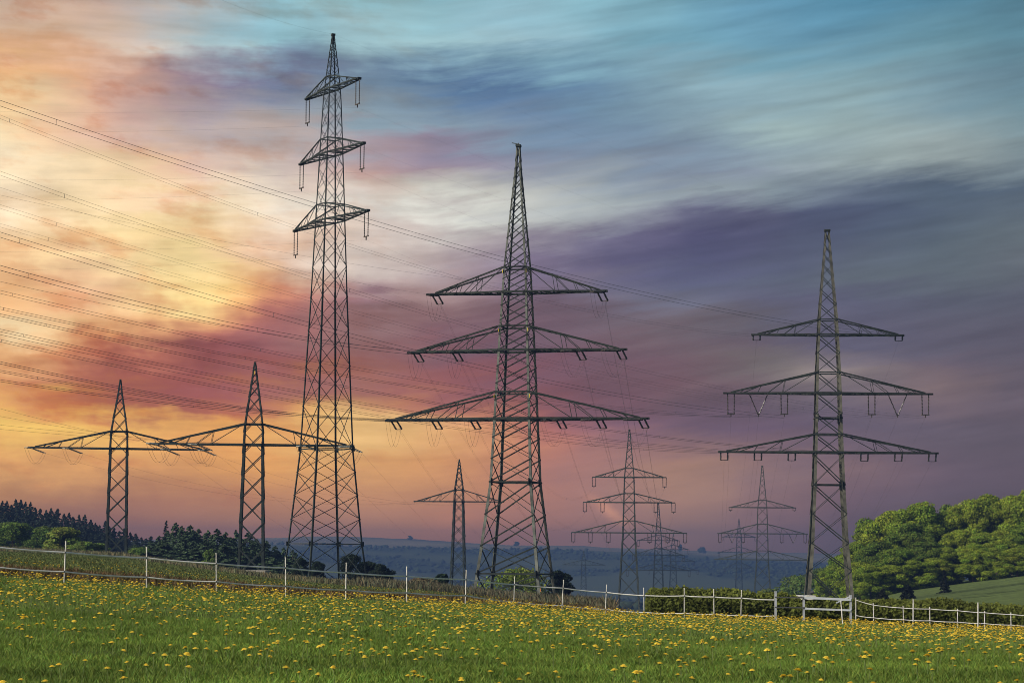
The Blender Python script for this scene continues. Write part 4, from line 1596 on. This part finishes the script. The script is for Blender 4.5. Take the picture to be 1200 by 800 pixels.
nf = 7000
az_f = rng.uniform(-0.26, 0.26, nf * 3)
r_f = rng.uniform(1500, 5100, nf * 3)
xf, yf = r_f * np.sin(az_f), r_f * np.cos(az_f)
den = smooth_noise(xf, yf, 31, 1300) + 0.6 * smooth_noise(xf, yf, 32, 500)
keep = (den * 4 + 0.9 > 0.6) & ((r_f < 4150) | (rng.random(nf * 3) < 0.006))
xf, yf = xf[keep][:nf], yf[keep][:nf]
zf = ground(xf, yf)
m = len(xf)
octv = np.array([[1, 0, .7], [0, 1, .7], [-1, 0, .7], [0, -1, .7], [0, 0, 1.0], [0, 0, -.3]], float)
octf = np.array([[0, 1, 4], [1, 2, 4], [2, 3, 4], [3, 0, 4], [1, 0, 5], [2, 1, 5], [3, 2, 5], [0, 3, 5]])
hs = rng.uniform(2.5, 6, m)
ws = rng.uniform(2.5, 5.5, m)
V = octv[None] * np.stack([ws, ws, hs], 1)[:, None, :] + rng.normal(0, 1.0, (m, 6, 3))
V += np.stack([xf, yf, zf - 1], 1)[:, None, :]
Fc = (octf[None] + (np.arange(m) * 6)[:, None, None]).reshape(-1, 3)
tone = rng.uniform(0.7, 1.3, m)
cv = np.repeat(np.array([0.020, 0.034, 0.013])[None] * tone[:, None], 6, 0)
o = mesh_obj('far_wood', V.reshape(-1, 3), Fc, NEEDLE, None, False, cv)
tag(o, 'hazy blue woods covering the far hillsides', 'woodland', kind='stuff')

# ------------------------------------------------------------------ grass
GRASS = mat('grass_blades', (0, 0, 0), 0.7, 0, 0.25, 0.35, attr='tint', spec=0.2, trans=0.2)


def blades(n, r0, r1, az0, az1, hmin, hmax, wk, col, power=1.0, seed=1, rfun=None, huevar=0.15, lean=0.35, accept=None):
    r = np.random.default_rng(seed)
    u = r.random(n)
    rad = r0 * (r1 / r0) ** u if power == 0 else (r0 ** power + (r1 ** power - r0 ** power) * u) ** (1 / power)
    az = r.uniform(az0, az1, n)
    if rfun is not None:
        rad = rfun(az, r)
    if accept is not None:
        k = accept(az, rad, r)
        az, rad = az[k], rad[k]
        n = len(az)
    x, y = rad * np.sin(az), rad * np.cos(az)
    z = ground(x, y)
    h = r.uniform(hmin, hmax, n) * (1 + 0.35 * smooth_noise(x, y, seed + 50, 2.5))
    w = np.maximum(0.006, wk * rad) * r.uniform(0.7, 1.3, n)
    a = r.uniform(0, 2 * math.pi, n)
    dx, dy = np.cos(a) * w, np.sin(a) * w
    lx, ly = r.normal(0, lean, n) * h, r.normal(0, lean, n) * h
    base = np.stack([x, y, z - 0.02], 1)
    v = np.zeros((n, 4, 3))
    v[:, 0] = base + np.stack([-dx, -dy, 0 * x], 1) * 0.5
    v[:, 1] = base + np.stack([dx, dy, 0 * x], 1) * 0.5
    v[:, 2] = base + np.stack([dx * 0.4 + lx * 0.45, dy * 0.4 + ly * 0.45, h * 0.62], 1)
    v[:, 3] = base + np.stack([lx, ly, h], 1)
    f = np.arange(n * 4).reshape(n, 4)
    f = f[:, [0, 1, 2, 3]]
    tone = r.uniform(0.70, 1.30, n) * (1 + 0.22 * smooth_noise(x, y, seed + 60, 7) + 0.15 * smooth_noise(x, y, seed + 61, 1.6))
    c = np.array(col)[None] * tone[:, None]
    c[:, 0] *= 1 + r.normal(0, huevar, n)
    return v.reshape(-1, 3), f, np.repeat(np.clip(c, 0.003, 1), 4, 0)


def merge(parts):
    vs, fs, cs = [], [], []
    off = 0
    for v, f, c in parts:
        vs.append(v)
        fs.append(f + off)
        cs.append(c)
        off += len(v)
    return np.concatenate(vs), np.concatenate(fs), np.concatenate(cs)


def inside(az, rad, r):
    fr = np.interp(az, AZ, FENCE_R)
    return rad < fr + 2


parts = [blades(720000, 13, 40, -0.42, 0.42, 0.035, 0.08, 0.00024, (0.110, 0.176, 0.027), 1.2, 1),
         blades(250000, 38, 102, -0.34, 0.34, 0.04, 0.09, 0.00040, (0.108, 0.170, 0.027), 1.0, 2, accept=inside)]
v, f, c = merge(parts)
o = mesh_obj('grass', v, f, GRASS, None, False, c)
tag(o, 'short green meadow grass with dandelions in it', 'grass', kind='stuff')
# bank behind the fence: green, a rust-red weedy band and dry stalks at the crest


def between(k0, k1):
    def g(az, r):
        fr = np.interp(az, AZ, FENCE_R)
        return fr * (k0 + (k1 - k0) * r.random(len(az)))
    return g


lf = lambda az, rad, r: (az < 0.055) | (r.random(len(az)) < 0.15)
parts = [blades(135000, 1, 2, -0.34, 0.07, 0.06, 0.15, 0.00045, (0.078, 0.100, 0.028), 1, 3, rfun=between(1.0, 5.0)),
         blades(16500, 1, 2, -0.34, 0.05, 0.12, 0.34, 0.0006, (0.085, 0.060, 0.026), 1, 4, rfun=between(1.08, 1.36))]
v, f, c = merge(parts)
o = mesh_obj('bank_grass', v, f, GRASS, None, False, c)
tag(o, 'rough grass with a rust-coloured weedy band behind the tape fence', 'grass', kind='stuff')


def crest(az, r):
    rc = np.interp(az, azs, [np.hypot(*P(px, 690, COLS[px][1][0])[:2]) for px in sorted(COLS)])
    return rc * (0.80 + 0.24 * r.random(len(az)))


dry = blades(42000, 1, 2, -0.27, 0.045, 0.25, 0.75, 0.00034, (0.115, 0.112, 0.058), 1, 5, rfun=crest, lean=0.25)
tall = blades(18000, 1, 2, -0.066, 0.045, 0.4, 1.1, 0.00032, (0.098, 0.094, 0.056), 1, 6, rfun=crest, lean=0.25)
v, f, c = merge([dry, tall])
o = mesh_obj('dry_grass', v, f, GRASS, None, False, c)
tag(o, 'tall dry straw-coloured grass along the crest around the pylon feet', 'dry grass', kind='stuff')

# ------------------------------------------------------------------ dandelions
PETAL = mat('dandelion_petals', (0.98, 0.77, 0.10), 0.7, 0, 0.15, 60.0, spec=0.2, trans=0.4)
STEM = mat('dandelion_stem', (0.10, 0.14, 0.04), 0.7, 0, 0.2, 20.0)


def dandelion_mesh(seed, head=0.025, stem=0.15, tilt=0.3):
    r = random.Random(seed)
    v, f, mi = [], [], []
    # stem
    lean = np.array([r.uniform(-.03, .03), r.uniform(-.03, .03), stem])
    k = 4
    for q in (0, 1):
        for j in range(k):
            a = 2 * math.pi * j / k
            v.append(lean * q + np.array([math.cos(a) * .0028, math.sin(a) * .0028, -0.02 * (1 - q)]))
    for j in range(k):
        f.append((j, (j + 1) % k, k + (j + 1) % k, k + j))
        mi.append(1)
    # head: rings of strap petals over a shallow dome
    tx, ty = r.uniform(-tilt, tilt), r.uniform(-tilt, tilt)
    rot = np.array(Matrix.Rotation(tx, 3, 'X') @ Matrix.Rotation(ty, 3, 'Y'))
    for ring, (rad, z0, z1, n) in enumerate(((1.0, 0.0, 0.10, 14), (0.72, 0.12, 0.34, 11), (0.42, 0.25, 0.52, 8))):
        for i in range(n):
            a = 2 * math.pi * (i + 0.5 * ring + r.uniform(-.2, .2)) / n
            rr_ = head * rad * r.uniform(0.88, 1.08)
            wd = head * 0.20
            ca, sa = math.cos(a), math.sin(a)
            t = np.array([-sa, ca, 0]) * wd
            p0 = np.array([ca * rr_ * 0.1, sa * rr_ * 0.1, head * z0])
            p1 = np.array([ca * rr_, sa * rr_, head * z1])
            pm = (p0 + p1) / 2 + np.array([0, 0, head * 0.16])
            n0 = len(v)
            for q in (p0 - t * .5, p0 + t * .5, pm + t, p1 + t * .7, p1 - t * .7, pm - t):
                v.append(lean + rot @ q)
            f.append((n0, n0 + 1, n0 + 2, n0 + 5))
            f.append((n0 + 5, n0 + 2, n0 + 3, n0 + 4))
            mi += [0, 0]
    # green cup below
    n0 = len(v)
    for j in range(6):
        a = 2 * math.pi * j / 6
        v.append(lean + rot @ np.array([math.cos(a) * head * .45, math.sin(a) * head * .45, head * .02]))
    v.append(lean + rot @ np.array([0, 0, -head * 0.55]))
    for j in range(6):
        f.append((n0 + (j + 1) % 6, n0 + j, n0 + 6))
        mi.append(1)
    return np.array(v), f, mi


variants = []
for i in range(6):
    v, f, mi = dandelion_mesh(700 + i, 0.024 + 0.003 * (i % 3), 0.13 + 0.02 * (i % 4), 0.12 + 0.08 * (i % 3))
    me = bpy.data.meshes.new('dandelion')
    me.from_pydata(v.tolist(), [], f)
    me.materials.append(PETAL)
    me.materials.append(STEM)
    me.polygons.foreach_set('material_index', mi)
    me.update()
    variants.append((me, v, f, mi))

n = 42000
r2 = np.random.default_rng(33)
az_d = r2.uniform(-0.367, 0.367, n)
rad_d = np.sqrt(r2.uniform(15 ** 2, 103 ** 2, n))
xd, yd = rad_d * np.sin(az_d), rad_d * np.cos(az_d)
fr_d = np.interp(az_d, AZ, FENCE_R)
dens = 0.13 + 1.2 * np.clip(smooth_noise(xd, yd, 90, 5.0) * 2.4, 0, 1) + 0.8 * np.clip(smooth_noise(xd, yd, 91, 1.7) * 1.6, 0, 1)
dens *= 0.45 + 0.55 * np.clip((rad_d - 22) / 40, 0, 1)
dens[(rad_d > fr_d + 1.5)] = 0
keepd = r2.random(n) < dens * 0.80 * (1 - 0.35 * np.clip((rad_d - 50) / 40, 0, 1))
xd, yd, rad_d = xd[keepd], yd[keepd], rad_d[keepd]
order = np.argsort(rad_d)
xd, yd, rad_d = xd[order], yd[order], rad_d[order]
in_view = [proj((x, y, float(ground(x, y)) + 0.15)) for x, y in zip(xd[:2600], yd[:2600])]
near = [i for i, (a, b) in enumerate(in_view) if -5 < a < 1205 and b < 803][:300]
near_s = set(near)
DL = 'yellow dandelion in flower among the nearest ones in the meadow grass'
for k, i in enumerate(near):
    me = variants[k % 6][0]
    o = bpy.data.objects.new('dandelion', me)
    COL.objects.link(o)
    s = r2.uniform(0.85, 1.25)
    o.location = (xd[i], yd[i], float(ground(xd[i], yd[i])))
    o.rotation_euler = (0, 0, r2.uniform(0, 6.28))
    o.scale = (s, s, s * r2.uniform(0.8, 1.15))
    tag(o, DL, 'flower', 'dandelions in the nearest grass')
# the rest of the dandelions as one mass
vs, fs, ms, off = [], [], [], 0
rest = [i for i in range(len(xd)) if i not in near_s]
gz = ground(xd, yd)
for i in rest:
    _, v, f, mi = variants[i % 6]
    a = r2.uniform(0, 6.28)
    s = r2.uniform(0.85, 1.25) * (1.0 + 0.25 * min(1, max(0, (rad_d[i] - 30) / 50)))
    ca, sa = math.cos(a) * s, math.sin(a) * s
    q = np.stack([v[:, 0] * ca - v[:, 1] * sa + xd[i], v[:, 0] * sa + v[:, 1] * ca + yd[i], v[:, 2] * s + gz[i]], 1)
    vs.append(q)
    fs += [tuple(k + off for k in ff) for ff in f]
    ms += mi
    off += len(v)
# a few more on the bank beyond the fence
for i in range(900):
    a = r2.uniform(-0.26, 0.03)
    fr = float(np.interp(a, AZ, FENCE_R))
    rd = fr * (1.25 + 0.5 * abs(r2.normal()))
    x, y = rd * math.sin(a), rd * math.cos(a)
    if smooth_noise(np.array([x]), np.array([y]), 95, 14)[0] < -0.05:
        continue
    _, v, f, mi = variants[i % 6]
    q = v * 1.25 + np.array([x, y, float(ground(x, y)) + 0.08])
    vs.append(q)
    fs += [tuple(k + off for k in ff) for ff in f]
    ms += mi
    off += len(v)
o = mesh_obj('dandelion_carpet', np.concatenate(vs), fs, [PETAL, STEM])
o.data.polygons.foreach_set('material_index', ms)
tag(o, 'carpet of countless yellow dandelions spreading up to the fence', 'flowers', kind='stuff')
print('dandelions', len(near), len(rest), 'objects', len(COL.objects))
